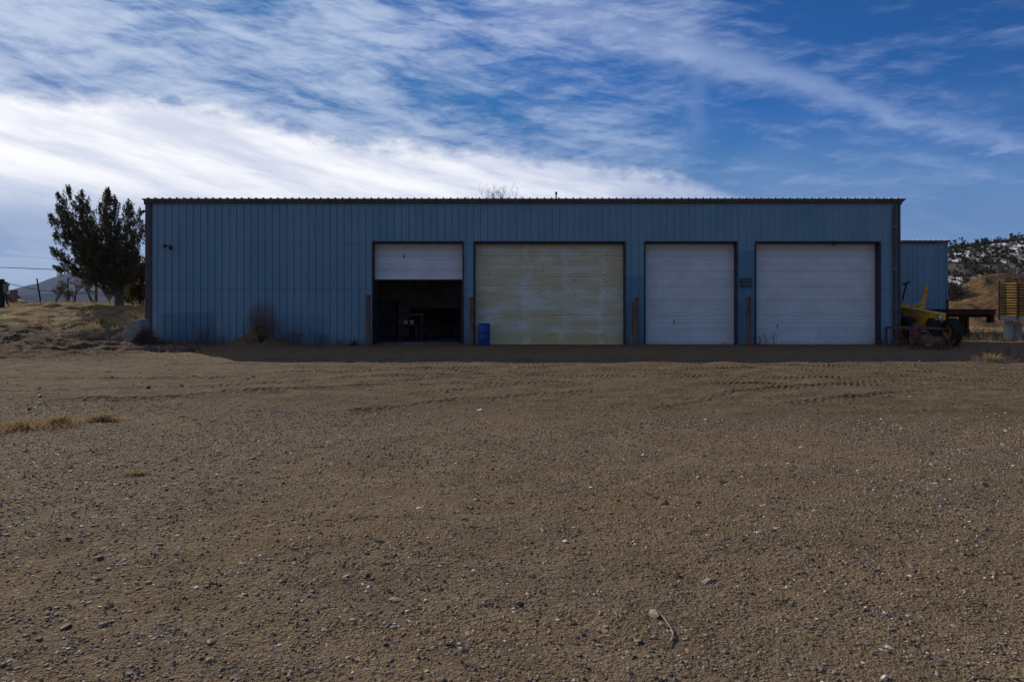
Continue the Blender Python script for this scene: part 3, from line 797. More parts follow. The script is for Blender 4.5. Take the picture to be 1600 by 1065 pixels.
# ------------------------------------------------------------------ ribbed sheets
def ribs(u0, u1, pitch=0.3048, minor=True, depth=0.042, phase=0.15):
    pts = [(u0, 0.0)]
    k0 = int(math.floor((u0 - phase) / pitch)) - 1
    k1 = int(math.ceil((u1 - phase) / pitch)) + 1
    for k in range(k0, k1 + 1):
        c_ = phase + k * pitch
        pts += [(c_ - .044, 0), (c_ - .018, depth), (c_ + .018, depth), (c_ + .044, 0)]
        if minor:
            for q in (c_ + pitch / 3, c_ + 2 * pitch / 3):
                pts += [(q - .016, 0), (q - .006, .006), (q + .006, .006), (q + .016, 0)]
    pts = sorted(p for p in pts if u0 <= p[0] <= u1) + [(u1, 0.0)]
    return pts
def ribbed_wall(u0, u1, z0, ztop, fn, openings=(), phase=0.15, extra=None):
    """fn(u, depth, z) -> xyz;  openings: (u0, u1, z_top)"""
    pts = ribs(u0, u1, phase=phase)
    us = [p[0] for p in pts]; ds = [p[1] for p in pts]
    cuts = sorted([o[0] for o in openings] + [o[1] for o in openings])
    full = []
    for c_ in cuts: full.append((c_, float(np.interp(c_, us, ds)), 1))
    allp = sorted([(p[0], p[1], 0) for p in pts] + full)
    mb = MB()
    for (a, da, _), (b_, db, _) in zip(allp[:-1], allp[1:]):
        if b_ - a < 1e-6: continue
        m_ = (a + b_) / 2
        zb = z0
        for (o0, o1, oz) in openings:
            if o0 < m_ < o1: zb = oz
        za_t = ztop(a); zb_t = ztop(b_)
        mb.add([fn(a, da, zb), fn(b_, db, zb), fn(b_, db, zb_t), fn(a, da, za_t)], [(0, 1, 2, 3)])
    return mb

BX0, BX1 = -15.50, 16.42
BY0, BY1 = 29.0, 37.0
ZF, ZB = 6.10, 5.55
DT = 4.34      # head of the door openings
D = [(gx(583, 29), gx(723, 29)), (gx(742, 29), gx(976, 29)), (gx(1008, 29), gx(1151, 29)), (gx(1181, 29), gx(1374, 29))]
REC = 0.36

bld = root('metal_warehouse', 'long blue ribbed metal warehouse with four roll-up doors across the gravel yard', 'warehouse', (0, 0, 0))
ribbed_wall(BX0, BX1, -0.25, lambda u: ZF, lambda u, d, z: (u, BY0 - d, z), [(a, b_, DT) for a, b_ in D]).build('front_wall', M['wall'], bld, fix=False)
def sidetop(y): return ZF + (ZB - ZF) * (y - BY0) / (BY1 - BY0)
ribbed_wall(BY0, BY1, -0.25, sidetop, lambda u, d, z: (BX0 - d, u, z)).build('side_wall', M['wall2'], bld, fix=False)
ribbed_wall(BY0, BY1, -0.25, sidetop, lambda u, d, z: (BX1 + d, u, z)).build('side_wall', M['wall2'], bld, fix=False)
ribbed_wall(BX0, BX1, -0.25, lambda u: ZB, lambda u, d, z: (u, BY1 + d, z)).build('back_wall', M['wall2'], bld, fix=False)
# roof: ribs run front to back
rp = ribs(BX0 - 0.14, BX1 + 0.14, minor=False, depth=0.05)
mb = MB()
sl = (ZB - ZF) / (BY1 - BY0)
for (a, da), (b_, db) in zip(rp[:-1], rp[1:]):
    ya, yb = BY0 - 0.16, BY1 + 0.2
    zf = ZF + 0.075 + sl * (ya - BY0); zb = ZF + 0.075 + sl * (yb - BY0)
    mb.add([(a, ya, zf + da), (b_, ya, zf + db), (b_, yb, zb + db), (a, yb, zb + da)], [(0, 1, 2, 3)])
    mb.add([(a, ya, zf - .01), (b_, ya, zf - .01), (b_, ya, zf + db), (a, ya, zf + da)], [(0, 1, 2, 3)])
mb.build('roof', M['roof'], bld, fix=False)
mb = MB().box(BX0 + .02, BX1 - .02, BY0 + .05, BY1 - .05, 5.2, 5.24)
mb.build('ceiling', M['liner'], bld)
mb = MB().box(BX0 + .05, BX1 - .05, BY0 + .45, BY1 - .1, -0.2, 0.035); mb.build('floor_slab', M['slab'], bld)
mb = MB()
mb.box(D[0][0] - 1.8, D[0][0] - 1.75, BY0 + .5, BY1 - .12, 0.04, 5.2)
mb.box(D[0][1] + 4.0, D[0][1] + 4.05, BY0 + .5, BY1 - .12, 0.04, 5.2)
mb.box(D[0][0] - 1.75, D[0][1] + 4.0, BY1 - .17, BY1 - .12, 0.04, 5.2)
mb.build('interior_lining', M['liner'], bld)
# eave gutter with flared ends
g0, g1 = gx(228, 28.87), gx(1409, 28.87)
e0, e1 = gx(221, 28.87), gx(1416.5, 28.87)
zt, zbm = gz(310.6, 28.87), gz(317, 28.87)
mb = MB()
prof = [(28.995, zbm), (28.87, zbm), (28.865, zbm + .015), (28.845, zt - .02), (28.83, zt - .018), (28.83, zt), (28.995, zt)]
n_ = len(prof); vs = []
for xe in ((g0, e0), (g1, e1)):
    for (y_, z_) in prof:
        k = (z_ - zbm) / (zt - zbm)
        vs.append((xe[0] + (xe[1] - xe[0]) * k ** 1.3, y_, z_))
fs = [tuple(range(n_)), tuple(range(2 * n_ - 1, n_ - 1, -1))] + [(i, i + n_, (i + 1) % n_ + n_, (i + 1) % n_) for i in range(n_)]
mb.add(vs, fs)
mb.build('gutter', M['trim'], bld)
# rake trim along both ends
for xs_ in (BX0 - .15, BX1 + .03):
    mb = MB(); vs = []
    for y_ in (BY0 + .01, BY1 + .2):
        z_ = ZF + sl * (y_ - BY0)
        vs += [(xs_, y_, z_ - .14), (xs_ + .12, y_, z_ - .14), (xs_ + .12, y_, z_ + .06), (xs_, y_, z_ + .06)]
    mb.add(vs, [(0, 1, 2, 3), (4, 7, 6, 5), (0, 4, 5, 1), (1, 5, 6, 2), (2, 6, 7, 3), (3, 7, 4, 0)])
    mb.build('rake_trim', M['trim'], bld)
# corner trims
mb = MB().box(BX0 - .06, BX0 + .13, BY0 - .05, BY0 - .035, -0.2, zbm - .002).box(BX0 - .06, BX0 - .045, BY0 - .035, BY0 + .12, -0.2, zbm - .002)
mb.build('corner_trim', M['trim'], bld)
mb = MB().box(BX1 - .05, BX1 + .06, BY0 - .05, BY0 - .035, -0.2, zbm - .002).box(BX1 + .045, BX1 + .06, BY0 - .035, BY0 + .12, -0.2, zbm - .002)
mb.build('corner_trim', M['trim'], bld)
# downspout beside the right corner, with straps
dx0, dx1 = BX1 - .27, BX1 - .15
mb = MB().box(dx0, dx1, BY0 - .13, BY0 - .04, 0.12, zbm - .22, bev=.012)
mb.tube([(dx0 + .06, BY0 - .085, zbm - .21), (dx0 + .07, BY0 - .12, zbm - .1), (dx0 + .10, BY0 - .1, zbm - .002)], .045, 8)
mb.tube([(dx0 + .06, BY0 - .085, .14), (dx0 + .06, BY0 - .13, .06), (dx0 + .06, BY0 - .26, .03)], .045, 8)
dsp = mb.build('downspout', M['trim'], bld)
for z_ in (1.6, 3.2, 5.0): MB().box(dx0 - .03, dx1 + .03, BY0 - .137, BY0 - .03, z_, z_ + .03).build('strap', M['galv'], dsp)
mb = MB().box(BX0 + .17, BX0 + .22, BY0 - .06, BY0 - .036, -.1, zbm - .01)
mb.build('corner_strip', M['jamb'], bld)

# door openings and doors
def opening_trim(a, b_):
    mb = MB()
    mb.box(a - .045, a + .012, BY0 - .042, BY0 + REC, -0.15, DT + .0)
    mb.box(b_ - .012, b_ + .045, BY0 - .042, BY0 + REC, -0.15, DT + .0)
    mb.box(a - .045, b_ + .045, BY0 - .044, BY0 + REC + .02, DT + .002, DT + .06)
    return mb
def sectional(a, b_, z0, z1, y, joints, grooves, dj=0.030, dg=0.016):
    """a door leaf: profile in z extruded in x, sections parted by joints, pressed grooves between"""
    pr = [(z0, 0.0)]
    for z_ in sorted(joints): pr += [(z_ - .012, 0), (z_ - .004, dj), (z_ + .004, dj), (z_ + .012, 0)]
    for z_ in sorted(grooves): pr += [(z_ - .012, 0), (z_ - .002, dg), (z_ + .008, 0)]
    pr = sorted(p for p in pr if z0 <= p[0] <= z1) + [(z1, 0.0)]
    mb = MB(); poly = [(y + d_, z_) for z_, d_ in pr] + [(y + .05, z1), (y + .05, z0)]
    mb.prism([(p[0], p[1]) for p in poly], a, b_, 'x')
    return mb
def handle_parts(x, z, y, parent, mat):
    mb = MB().box(x - .018, x + .018, y - .012, y - .001, z - .09, z + .09, bev=.004)
    mb.tube([(x, y - .012, z - .06), (x, y - .05, z - .05), (x, y - .05, z + .05), (x, y - .012, z + .06)], .010, 6)
    mb.build('handle', mat, parent)
yl = BY0 + REC - .03
zs = lambda py: gz(py, BY0 + REC)
sec = 22.9
for di, (a, b_) in enumerate(D):
    opening_trim(a, b_).build('door_jamb', M['jamb'], bld)
    if di == 0:
        zb = zs(436.5); j = [zs(389.5)]
        g = [zs(389.5 + k) for k in (11.5, 16.0, 23.5, 29.5, 33.0, 38.0)]
        leaf = sectional(a + .013, b_ - .013, zb, DT - .03, yl, j, g); leaf = leaf.build('garage_door', M['white_door'], bld)
        leaf['label'] = 'white sectional door rolled two thirds up over a dark opening'
        handle_parts(gx(631, 29.3), gz(400, 29.3), yl, leaf, M['black'])
        MB().box(a + .02, b_ - .02, yl - .012, yl + .04, zb - .035, zb - .002).build('bottom_seal', M['black'], leaf)
        for xx in (a + .03, b_ - .09): MB().box(xx, xx + .06, yl + .06, yl + .10, 0.04, DT).build('track', M['steel'], leaf)
    elif di == 1:
        j = [zs(400), zs(446), zs(491.5), zs(514.5)]
        g = []
        for top in (379, 400, 423, 446, 468.5, 491.5, 514.5):
            g += [zs(top + k) for k in (4.8, 9.4, 13.8, 18.4)]
        g += [zs(423), zs(468.5)]
        leaf = sectional(a + .013, b_ - .013, -0.06, DT - .03, yl, j, g, .035, .014).build('garage_door', M['old_door'], bld)
        leaf['label'] = 'wide old door weathered to patchy yellow and grey'
        mb = MB()
        for (hx_, hz_) in ((809, 430), (944, 430), (944, 437), (899, 461), (848, 422), (857, 476), (890, 490), (815, 498), (815, 504), (773, 498)):
            MB().box(gx(hx_, 29.3) - .02, gx(hx_, 29.3) + .02, yl - .008, yl + .002, zs(hz_) - .02, zs(hz_) + .02).build('bolt_plate', M['black'], leaf)
    else:
        j = [zs(379 + sec * k) for k in range(1, 7)]
        g = []
        for k in range(7):
            g += [zs(379 + sec * k + q) for q in (4.5, 9.5, 12.6, 17.5)]
        leaf = sectional(a + .013, b_ - .013, -0.06, DT - .03, yl, j, g).build('garage_door', M['white_door'], bld)
        leaf['label'] = ['', '', 'narrow closed white sectional door', 'wide closed white sectional door beside the right corner'][di]
        handle_parts(gx(1053 if di == 2 else 1215, 29.3), gz(503 if di == 2 else 510, 29.3), yl, leaf, M['steel'])
        MB().box(a + .02, b_ - .02, yl - .012, yl + .04, -.1, -.0).build('bottom_seal', M['black'], leaf)
# mud flap of rubble below wide door is part of the ground; a small bracket hangs over the last door
x_ = gx(1302, 29.1)
mb = MB().box(x_ - .05, x_ + .05, BY0 - .02, BY0 + .1, DT - .05, DT - .003, bev=.006)
mb.tube([(x_, BY0 + .02, DT - .05), (x_ - .02, BY0 - .02, DT - .11)], [.03, .045], 8)
mb.tube([(x_ - .04, BY0 + .02, DT - .03), (x_ - .12, BY0 + .0, DT - .09)], .012, 6)
mb.tube([(x_ + .04, BY0 + .02, DT - .03), (x_ + .13, BY0 + .0, DT - .02)], .012, 6)
tag(mb.build('sensor_lamp', M['black']), 'small dark sensor lamp hanging from the header above the widest white door', 'lamp')

# wall lamp near the left end: two heads on a plate
x_, z_ = gx(267, 29), gz(386, 29)
lr = root('flood_lamp', 'small twin floodlight on the blue wall near its left end', 'lamp', (x_, BY0 - .04, z_))
MB().box(-.06, .06, -.03, .0, -.06, .06, bev=.008).build('mount', M['steel'], lr)
for s_, (ax, az_) in ((-1, (-.13, .06)), (1, (.10, -.03))):
    mb = MB().tube([(s_ * .03, -.03, 0), (ax * .6, -.07, az_ * .6), (ax, -.10, az_)], .013, 6)
    mb.tube([(ax, -.08, az_ + .01), (ax + .01 * s_, -.20, az_ - .04)], [.04, .075], 12)
    mb.build('lamp_head', M['black'], lr)
# lamp on the side wall at the top left corner
lr = root('flood_lamp', 'small floodlight on an arm at the left top corner of the warehouse', 'lamp', (BX0, 29.35, gz(331, 29.4)))
MB().tube([(-.03, 0, -.06), (-.17, -.02, -.02), (-.29, -.03, .03)], .016, 6).build('arm', M['black'], lr)
MB().tube([(-.27, -.03, .05), (-.36, -.06, -.02)], [.05, .085], 12).build('lamp_head', M['black'], lr)

# meter box between the two white doors
x0_, x1_, zt_, zb_ = gx(1157, 28.93), gx(1174.5, 28.93), gz(434.5, 28.93), gz(447.5, 28.93)
br = root('junction_box', 'grey junction box fixed on the blue pillar between the two white doors', 'box', ((x0_ + x1_) / 2, 28.93, (zt_ + zb_) / 2))
w_, h_ = (x1_ - x0_) / 2, (zt_ - zb_) / 2
MB().box(-w_, w_, -.05, .035, -h_, h_, bev=.01).build('case', M['steel'], br)
MB().box(-w_ + .03, w_ - .03, -.058, -.051, -h_ + .03, h_ - .03).build('cover', M['bed'], br)
for q in (-.12, .0, .1): MB().box(q - .02, q + .03, -.066, -.059, -.05, .06).build('breaker', M['black'], br)
MB().tube([(.0, .0, -h_ + .01), (.0, .0, -h_ - .1), (.0, .035, -h_ - .14)], .014, 6).build('conduit', M['galv'], br)

# bollard posts of weathered timber in front of the piers
def post(px, top, base, w, label, lean=0.0, double=False):
    d_ = 28.55
    x_ = gx(px, d_)
    z0 = Hs(x_, d_) - .15; z1 = gz(top, d_)
    r_ = root('timber_bollard', label, 'post', (x_, d_, z0 + .15), 0, 'timber posts guarding the door piers')
    h_ = z1 - z0 - .15
    def one(ox, ww, hh, ln, seed, oy=0.0):
        rr = random.Random(seed); mb = MB(); ns = 9; vs = []; fs = []; n8 = 10
        for i in range(ns):
            t = i / (ns - 1); z_ = -.15 + (hh + .15) * t
            for k in range(n8):
                a = 2 * PI * k / n8 + .2
                q = ww * (1 + rr.uniform(-.09, .09)) * (1.03 - .06 * t)
                q *= 1.0 + .12 * abs(math.cos(2 * a))
                zz = z_ + (rr.uniform(-.02, .02) if i == ns - 1 else 0)
                vs.append((ox + ln * t + q * math.cos(a), oy + q * math.sin(a), zz))
        for i in range(ns - 1):
            for k in range(n8):
                fs.append((i * n8 + k, i * n8 + (k + 1) % n8, (i + 1) * n8 + (k + 1) % n8, (i + 1) * n8 + k))
        fs.append(tuple((ns - 1) * n8 + k for k in range(n8))); fs.append(tuple(range(n8 - 1, -1, -1)))
        mb.add(vs, fs); return mb
    one(0, w / 2, h_, lean, px).build('timber', M['post'], r_)
    if double:
        one(-w * 1.0, w / 2.6, h_ * .90, lean * .4, px + 1, .03).build('timber', M['post'], r_)
    mb = MB().tube([(0, -w / 2 - .012, h_ * .62), (0, -w / 2 + .04, h_ * .62)], .022, 8)
    mb.build('bolt', M['rust'], r_)
    return r_
post(575.5, 461, 538, .19, 'pale timber post left of the half-open door', 0.0)
post(737, 464.5, 538, .20, 'reddish timber post between the half-open door and the blue drum', 0.0)
post(993.5, 464.5, 538, .17, 'split double timber post between the yellowed door and the narrow white door', 0.03, True)
post(1170, 464, 538, .20, 'timber post with a dark knot below the junction box', -.02)

# blue drum
dr = root('plastic_drum', 'blue plastic drum standing before the yellowed door', 'drum', (gx(756.5, 28.5), 28.5, Hs(gx(756.5, 28.5), 28.5)))
R_ = .245
MB().lathe([(R_ - .04, 0), (R_ - .01, .02), (R_, .06), (R_, .28), (R_ + .008, .30), (R_, .32), (R_, .58), (R_ + .008, .60), (R_, .62), (R_, .80), (R_ - .015, .86), (R_ - .03, .885), (R_ - .05, .87)], 32).build('body', M['blue_plastic'], dr, True)
MB().lathe([(R_ - .025, .868), (R_ + .002, .87), (R_ + .006, .90), (R_ - .01, .915), (R_ - .03, .905), (R_ - .035, .885)], 32).build('rim', M['blue_plastic'], dr, True)
MB().lathe([(.035, 0), (.035, .03), (.02, .035)], 12, Matrix.Translation((.12, -.05, .872))).build('bung', M['black'], dr)
MB().tube([(.17, -.17, .72), (.21, -.19, .76), (.21, -.17, .86)], .02, 6).build('hose_stub', M['black'], dr)

# ------------------------------------------------------------------ inside the open bay
wb = root('work_stand', 'steel pedestal stand with a pale top inside the dark open bay', 'stand', (gx(652, 31.5), 31.5, .04))
ztop = gz(491, 31.5) - .04
MB().box(-.36, .32, -.2, .25, ztop - .04, ztop + .03, bev=.01).build('top', M['bed'], wb)
MB().tube([(.20, 0, .02), (.20, 0, ztop - .04)], .065, 10).build('pedestal', M['redrust'], wb)
MB().box(-.1, .45, -.25, .25, 0, .03, bev=.008).build('base', M['steel'], wb)
for px_, lab in ((634, 'left of the two white paint cans in the dark bay'), (643.7, 'right of the two white paint cans in the dark bay')):
    cr = root('paint_can', lab, 'can', (gx(px_, 31.0), 31.0, gz(506.5, 31.0)), 0, 'white cans in the open bay')
    MB().lathe([(.085, 0), (.09, .01), (.09, .18), (.08, .19), (.07, .185)], 16).build('body', M['paper'], cr, True)
    MB().tube([(-.09, 0, .15), (-.06, -.05, .06), (.05, -.06, .05), (.09, 0, .15)], .006, 5).build('bail', M['black'], cr)
tb = root('workbench', 'low dark workbench under the two white cans in the bay', 'bench', (gx(639, 31.1), 31.1, .04))
zt_ = gz(506.7, 31.0) - .04
MB().box(-.45, .42, -.25, .35, zt_ - .05, zt_, bev=.006).build('top', M['rust'], tb)
for (a, b_) in ((-.4, -.2), (.37, -.2), (-.4, .3), (.37, .3)):
    MB().box(a - .03, a + .03, b_ - .03, b_ + .03, 0, zt_ - .05).build('leg', M['rust'], tb)
# rear of a tractor and drums standing deeper in the bay
tk = root('parked_trailer', 'dark trailer parked deep inside the open bay', 'trailer', (gx(672, 34.5), 34.5, .04))
MB().box(-1.2, 1.3, -.6, .9, .55, .75, bev=.02).build('bed', M['rust'], tk)
for s_ in (-.95, 1.05):
    MB().lathe([(.2, -.1), (.36, -.1), (.38, -.05), (.38, .05), (.36, .1), (.2, .1)], 20, Matrix.Translation((s_, .2, .38)) @ Matrix.Rotation(PI / 2, 4, 'Y')).build('wheel', M['rubber'], tk)
MB().box(-1.15, 1.25, .75, .82, .76, 1.5).build('headboard', M['rust'], tk)
cb = root('storage_cabinet', 'dark steel cabinet against the back of the open bay', 'cabinet', (gx(606, 36.2), 36.2, .04))
MB().box(-.5, .5, -.3, .3, 0, 1.9, bev=.01).build('body', M['steel'], cb)
for s_ in (-.25, .25): MB().box(s_ - .23, s_ + .23, -.325, -.303, .05, 1.85).build('door', M['bed'], cb)

# ------------------------------------------------------------------ rear shed on the right
SX0, SX1, SY0, SY1 = 12.0, gx(1479, 39.7), 39.7, 47.0
sz = gz(380, 39.7)
shd = root('metal_shed', 'lower blue ribbed shed behind the right end of the warehouse', 'shed')
ribbed_wall(SX0, SX1, -0.3, lambda u: sz, lambda u, d, z: (u, SY0 - d, z)).build('front_wall', M['wall2'], shd, fix=False)
ribbed_wall(SY0, SY1, -0.3, lambda u: sz, lambda u, d, z: (SX1 + d, u, z)).build('side_wall', M['wall2'], shd, fix=False)
ribbed_wall(SY0, SY1, -0.3, lambda u: sz, lambda u, d, z: (SX0 - d, u, z)).build('side_wall', M['wall2'], shd, fix=False)
ribbed_wall(SX0, SX1, -0.3, lambda u: sz, lambda u, d, z: (u, SY1 + d, z)).build('back_wall', M['wall2'], shd, fix=False)
rp = ribs(SX0 - .1, SX1 + .1, minor=False, depth=.05); mb = MB()
for (a, da), (b_, db) in zip(rp[:-1], rp[1:]):
    z0_ = sz + .15
    mb.add([(a, SY0 - .15, z0_ + da), (b_, SY0 - .15, z0_ + db), (b_, SY1 + .1, z0_ - .45 + db), (a, SY1 + .1, z0_ - .45 + da)], [(0, 1, 2, 3)])
    mb.add([(a, SY0 - .15, z0_ - .01), (b_, SY0 - .15, z0_ - .01), (b_, SY0 - .15, z0_ + db), (a, SY0 - .15, z0_ + da)], [(0, 1, 2, 3)])
mb.build('roof', M['roof'], shd, fix=False)
MB().prism([(SX0 - .05, sz), (SX1 + .02, sz), (SX1 + .2, sz + .16), (SX0 - .2, sz + .16)], SY0 - .14, SY0 - .04, 'y').build('gutter', M['trim'], shd)
MB().box(SX1 - .03, SX1 + .05, SY0 - .06, SY0 - .038, -.1, sz - .003).build('corner_trim', M['wall2'], shd)

# ------------------------------------------------------------------ yellow machine by the right corner
X0m, Y0m = 18.2, 28.75
mc = root('road_grader', 'old yellow grader with steering wheel parked beside the right corner of the warehouse', 'grader', (X0m, Y0m, 0))
def L(x, y, z): return (x - X0m, y - Y0m, z)
# main frame: deep yellow girder rising to the rear
def girder(p0, p1, w, h0, h1):
    (x0, y0, z0), (x1, y1, z1) = p0, p1
    vs = [(x0 - w, y0, z0 - h0), (x0 + w, y0, z0 - h0), (x0 + w, y0, z0), (x0 - w, y0, z0),
          (x1 - w, y1, z1 - h1), (x1 + w, y1, z1 - h1), (x1 + w, y1, z1), (x1 - w, y1, z1)]
    return MB().add([L(*v) for v in vs], [(0, 1, 2, 3), (4, 7, 6, 5), (0, 4, 5, 1), (1, 5, 6, 2), (2, 6, 7, 3), (3, 7, 4, 0)])
zf_ = gz(489.5, 28.7)
gd = girder((17.93, 28.6, zf_), (18.05, 33.6, gz(472, 33.6)), .17, .22, .50)
gd.build('frame', M['yellow'], mc)
girder((17.93, 28.58, zf_ + .012), (18.05, 33.6, gz(472, 33.6) + .012), .20, .012, .012).build('top_plate', M['yellow'], mc)
# side plate hanging below the girder
mb = MB().prism([(29.05 - Y0m, zf_ - .12), (30.3 - Y0m, zf_ + .0), (30.2 - Y0m, .62), (29.5 - Y0m, .60)], 17.76 - X0m, 17.72 - X0m, 'x')
mb.prism([(29.2 - Y0m, zf_ - .14), (30.2 - Y0m, zf_ - .02), (30.1 - Y0m, .62), (29.5 - Y0m, .60)], 18.10 - X0m, 18.14 - X0m, 'x')
mb.build('side_plate', M['yellow'], mc)
# front cap and headlamp
MB().box(17.72 - X0m, 18.14 - X0m, 28.52 - Y0m, 28.6 - Y0m, zf_ - .28, zf_ + .0, bev=.02).build('nose', M['yellow'], mc)
hl = MB().tube([L(17.84, 28.54, zf_ - .14), L(17.84, 28.45, zf_ - .15)], [.08, .095], 16).build('headlight', M['black'], mc)
MB().tube([L(17.84, 28.449, zf_ - .15), L(17.84, 28.437, zf_ - .15)], [.085, .06], 16).build('lens', M['chrome'], hl)
# front axle
MB().tube([L(17.35, 29.75, .60), L(17.9, 29.1, .66), L(18.45, 28.75, .60)], [.06, .09, .06], 10).build('axle', M['black'], mc)
MB().box(17.80 - X0m, 18.05 - X0m, 28.75 - Y0m, 29.3 - Y0m, .60, zf_ - .2, bev=.02).build('kingpin_housing', M['steel'], mc)
MB().box(17.35 - X0m, 17.95 - X0m, 29.2 - Y0m, 29.3 - Y0m, .55, .62).build('drag_link', M['yellow'], mc)
def machine_wheel(cx, cy, r, w, yaw, lug=True):
    Mx = Matrix.Translation(L(cx, cy, r - .02)) @ Matrix.Rotation(yaw, 4, 'Z') @ Matrix.Rotation(-PI / 2, 4, 'Y')
    pr = [(r * .52, -w * .42), (r * .60, -w * .48), (r * .80, -w * .52), (r * .94, -w * .46), (r * .985, -w * .30), (r * .99, 0), (r * .985, w * .30), (r * .94, w * .46), (r * .80, w * .52), (r * .60, w * .48), (r * .52, w * .42)]
    t = MB().lathe(pr, 40, Mx, False).build('tyre', M['rubber'], None, True)
    wh = bpy.data.objects.new('wheel', None); sc.collection.objects.link(wh); wh.parent = mc
    t.parent = wh
    if lug:
        mb = MB()
        for k in range(22):
            for s_ in (-1, 1):
                a = 2 * PI * (k + (.5 if s_ > 0 else 0)) / 22
                Mk = Mx @ Matrix.Rotation(a, 4, 'Z') @ Matrix.Translation((r * .985, 0, s_ * w * .24)) @ Matrix.Rotation(s_ * .5, 4, 'X')
                mb.box(-.01, .028, -.022, .022, -w * .26, w * .26, Mk)
        mb.build('tread', M['rubber'], wh)
    mb = MB().lathe([(.04, w * .18), (r * .20, w * .16), (r * .24, w * .06), (r * .44, w * .10), (r * .50, w * .36), (r * .55, w * .44), (r * .56, w * .40), (r * .52, -w * .40), (r * .50, -w * .36), (r * .30, -w * .1), (.04, -w * .1)], 32, Mx)
    rim = mb.build('rim', M['orange'], wh, True)
    mb = MB()
    for k in range(6):
        a = 2 * PI * k / 6
        Mk = Mx @ Matrix.Rotation(a, 4, 'Z')
        MB().lathe([(.022, w * .06), (.022, w * .24)], 6, Mk @ Matrix.Translation((r * .32, 0, 0))).build('wheel_nut', M['steel'], wh)
machine_wheel(18.42, 28.6, .575, .36, -.12)
machine_wheel(17.30, 29.95, .60, .38, .05)
machine_wheel(18.9, 33.3, .62, .40, 0.0, False)
machine_wheel(17.35, 33.3, .62, .40, 0.0, False)
# steering column and wheel
c0 = Vector(L(17.66, 30.9, gz(470, 30.9))); c1 = Vector(L(17.76, 30.75, gz(444, 30.75)))
MB().tube([c0, c1], .035, 8).build('steering_column', M['black'], mc)
ring = [c1 + Vector((.155 * math.cos(t), .155 * math.sin(t), .05 + .07 * math.cos(t))) for t in [2 * PI * k / 20 for k in range(21)]]
mb = MB().tube(ring, .022, 6, False)
for k in range(3): mb.tube([c1 + Vector((0, 0, .02)), ring[int(k * 20 / 3)]], .014, 5)
mb.tube([c1 - Vector((0, 0, .03)), c1 + Vector((0, 0, .04))], .05, 8)
mb.build('steering_wheel', M['black'], mc)
# tall yellow lever arm with its stay
a0 = L(gx(1441, 30.5), 30.5, gz(482, 30.5)); a1 = L(gx(1448.5, 30.5), 30.5, gz(447, 30.5))
v0 = Vector(a0); v1 = Vector(a1)
wv = Vector((.075, 0, -.01))
mb = MB().add([v0 - wv * 1.3, v0 + wv * 1.3, v1 + wv * .7, v1 - wv * .7] + [p + Vector((0, .10, 0)) for p in (v0 - wv * 1.3, v0 + wv * 1.3, v1 + wv * .7, v1 - wv * .7)],
              [(0, 1, 2, 3), (4, 7, 6, 5), (0, 4, 5, 1), (1, 5, 6, 2), (2, 6, 7, 3), (3, 7, 4, 0)])
mb.tube([v1 + Vector((0, .04, -.03)), v1 + Vector((-.0, .04, .07))], .022, 8)
arm = mb.build('lift_arm', M['yellow'], mc)
MB().tube([Vector(L(gx(1425, 30.6), 30.6, gz(477, 30.6))), Vector(L(gx(1441, 30.45), 30.45, gz(474, 30.45)))], .045, 8).build('stay', M['yellow'], arm)
MB().box(17.72 - X0m, 18.3 - X0m, 31.4 - Y0m, 33.2 - Y0m, 1.55, 1.72, bev=.03).build('seat_platform', M['yellow'], mc)
MB().tube([L(17.75, 29.4, .80), L(17.6, 29.9, .5), L(17.9, 30.8, .85)], .025, 6).build('hydraulic_hose', M['black'], mc)
MB().box(17.2 - X0m, 17.9 - X0m, 31.0 - Y0m, 31.12 - Y0m, .30, .85, bev=.02).build('blade', M['orange'], mc)

# red upright and steel rack in front of the machine
rk = root('steel_rack', 'dark steel pipe rack standing in weeds before the yellow grader', 'rack', (0, 0, 0))
def pg(px, py, d_): return Vector((gx(px, d_), d_, gz(py, d_)))
fl = pg(1424, 514, 26.0); fr = pg(1474, 514, 26.0); bl = pg(1384.5, 513.5, 28.2); brr = pg(1437, 513.5, 28.0)
zt_ = fl.z
mb = MB()
for a, b_ in ((fl, fr), (bl, brr), (fl, bl), (fr, brr)):
    mb.tube([Vector((a.x, a.y, zt_)), Vector((b_.x, b_.y, zt_))], .042, 8)
mb.build('top_rail', M['redrust'], rk)
MB().box(fl.x + .01, fr.x - .01, fl.y, fl.y + .4, zt_ + .03, zt_ + .045).build('tray', M['steel'], rk)
for p, rr_ in ((fl, .055), (fr, .028), (bl, .045), (brr, .05)):
    g_ = Hs(p.x, p.y)
    mb = MB().box(p.x - rr_, p.x + rr_, p.y - rr_, p.y + rr_, g_ - .05, zt_ - .03, bev=.008)
    mb.build('leg', M['redrust'], rk)
x_, d_ = gx(1431.5, 28.4), 28.4
rp_ = root('pump_post', 'faded red upright box behind the steel rack', 'post', (x_, d_, Hs(x_, d_)))
zt_ = gz(504.5, d_) - Hs(x_, d_)
MB().box(-.10, .10, -.08, .08, .36, zt_ - .03, bev=.015).build('body', M['red'], rp_)
MB().box(-.12, .13, -.1, .1, zt_ - .03, zt_, bev=.012).build('cap', M['red'], rp_)
MB().box(-.05, .05, -.05, .05, -.1, .37).build('foot', M['rust'], rp_)
x_, d_ = gx(1451.5, 27.0), 27.0
MB_ = MB().box(-.13, .13, -.06, .06, 0, .045, bev=.01)
o = MB_.build('scrap_board', M['block']); o.location = (x_, d_, Hs(x_, d_) + .09); o.rotation_euler = (0.25, 0, .1)
tag(o, 'short pale board lying in the weeds under the steel rack', 'board')

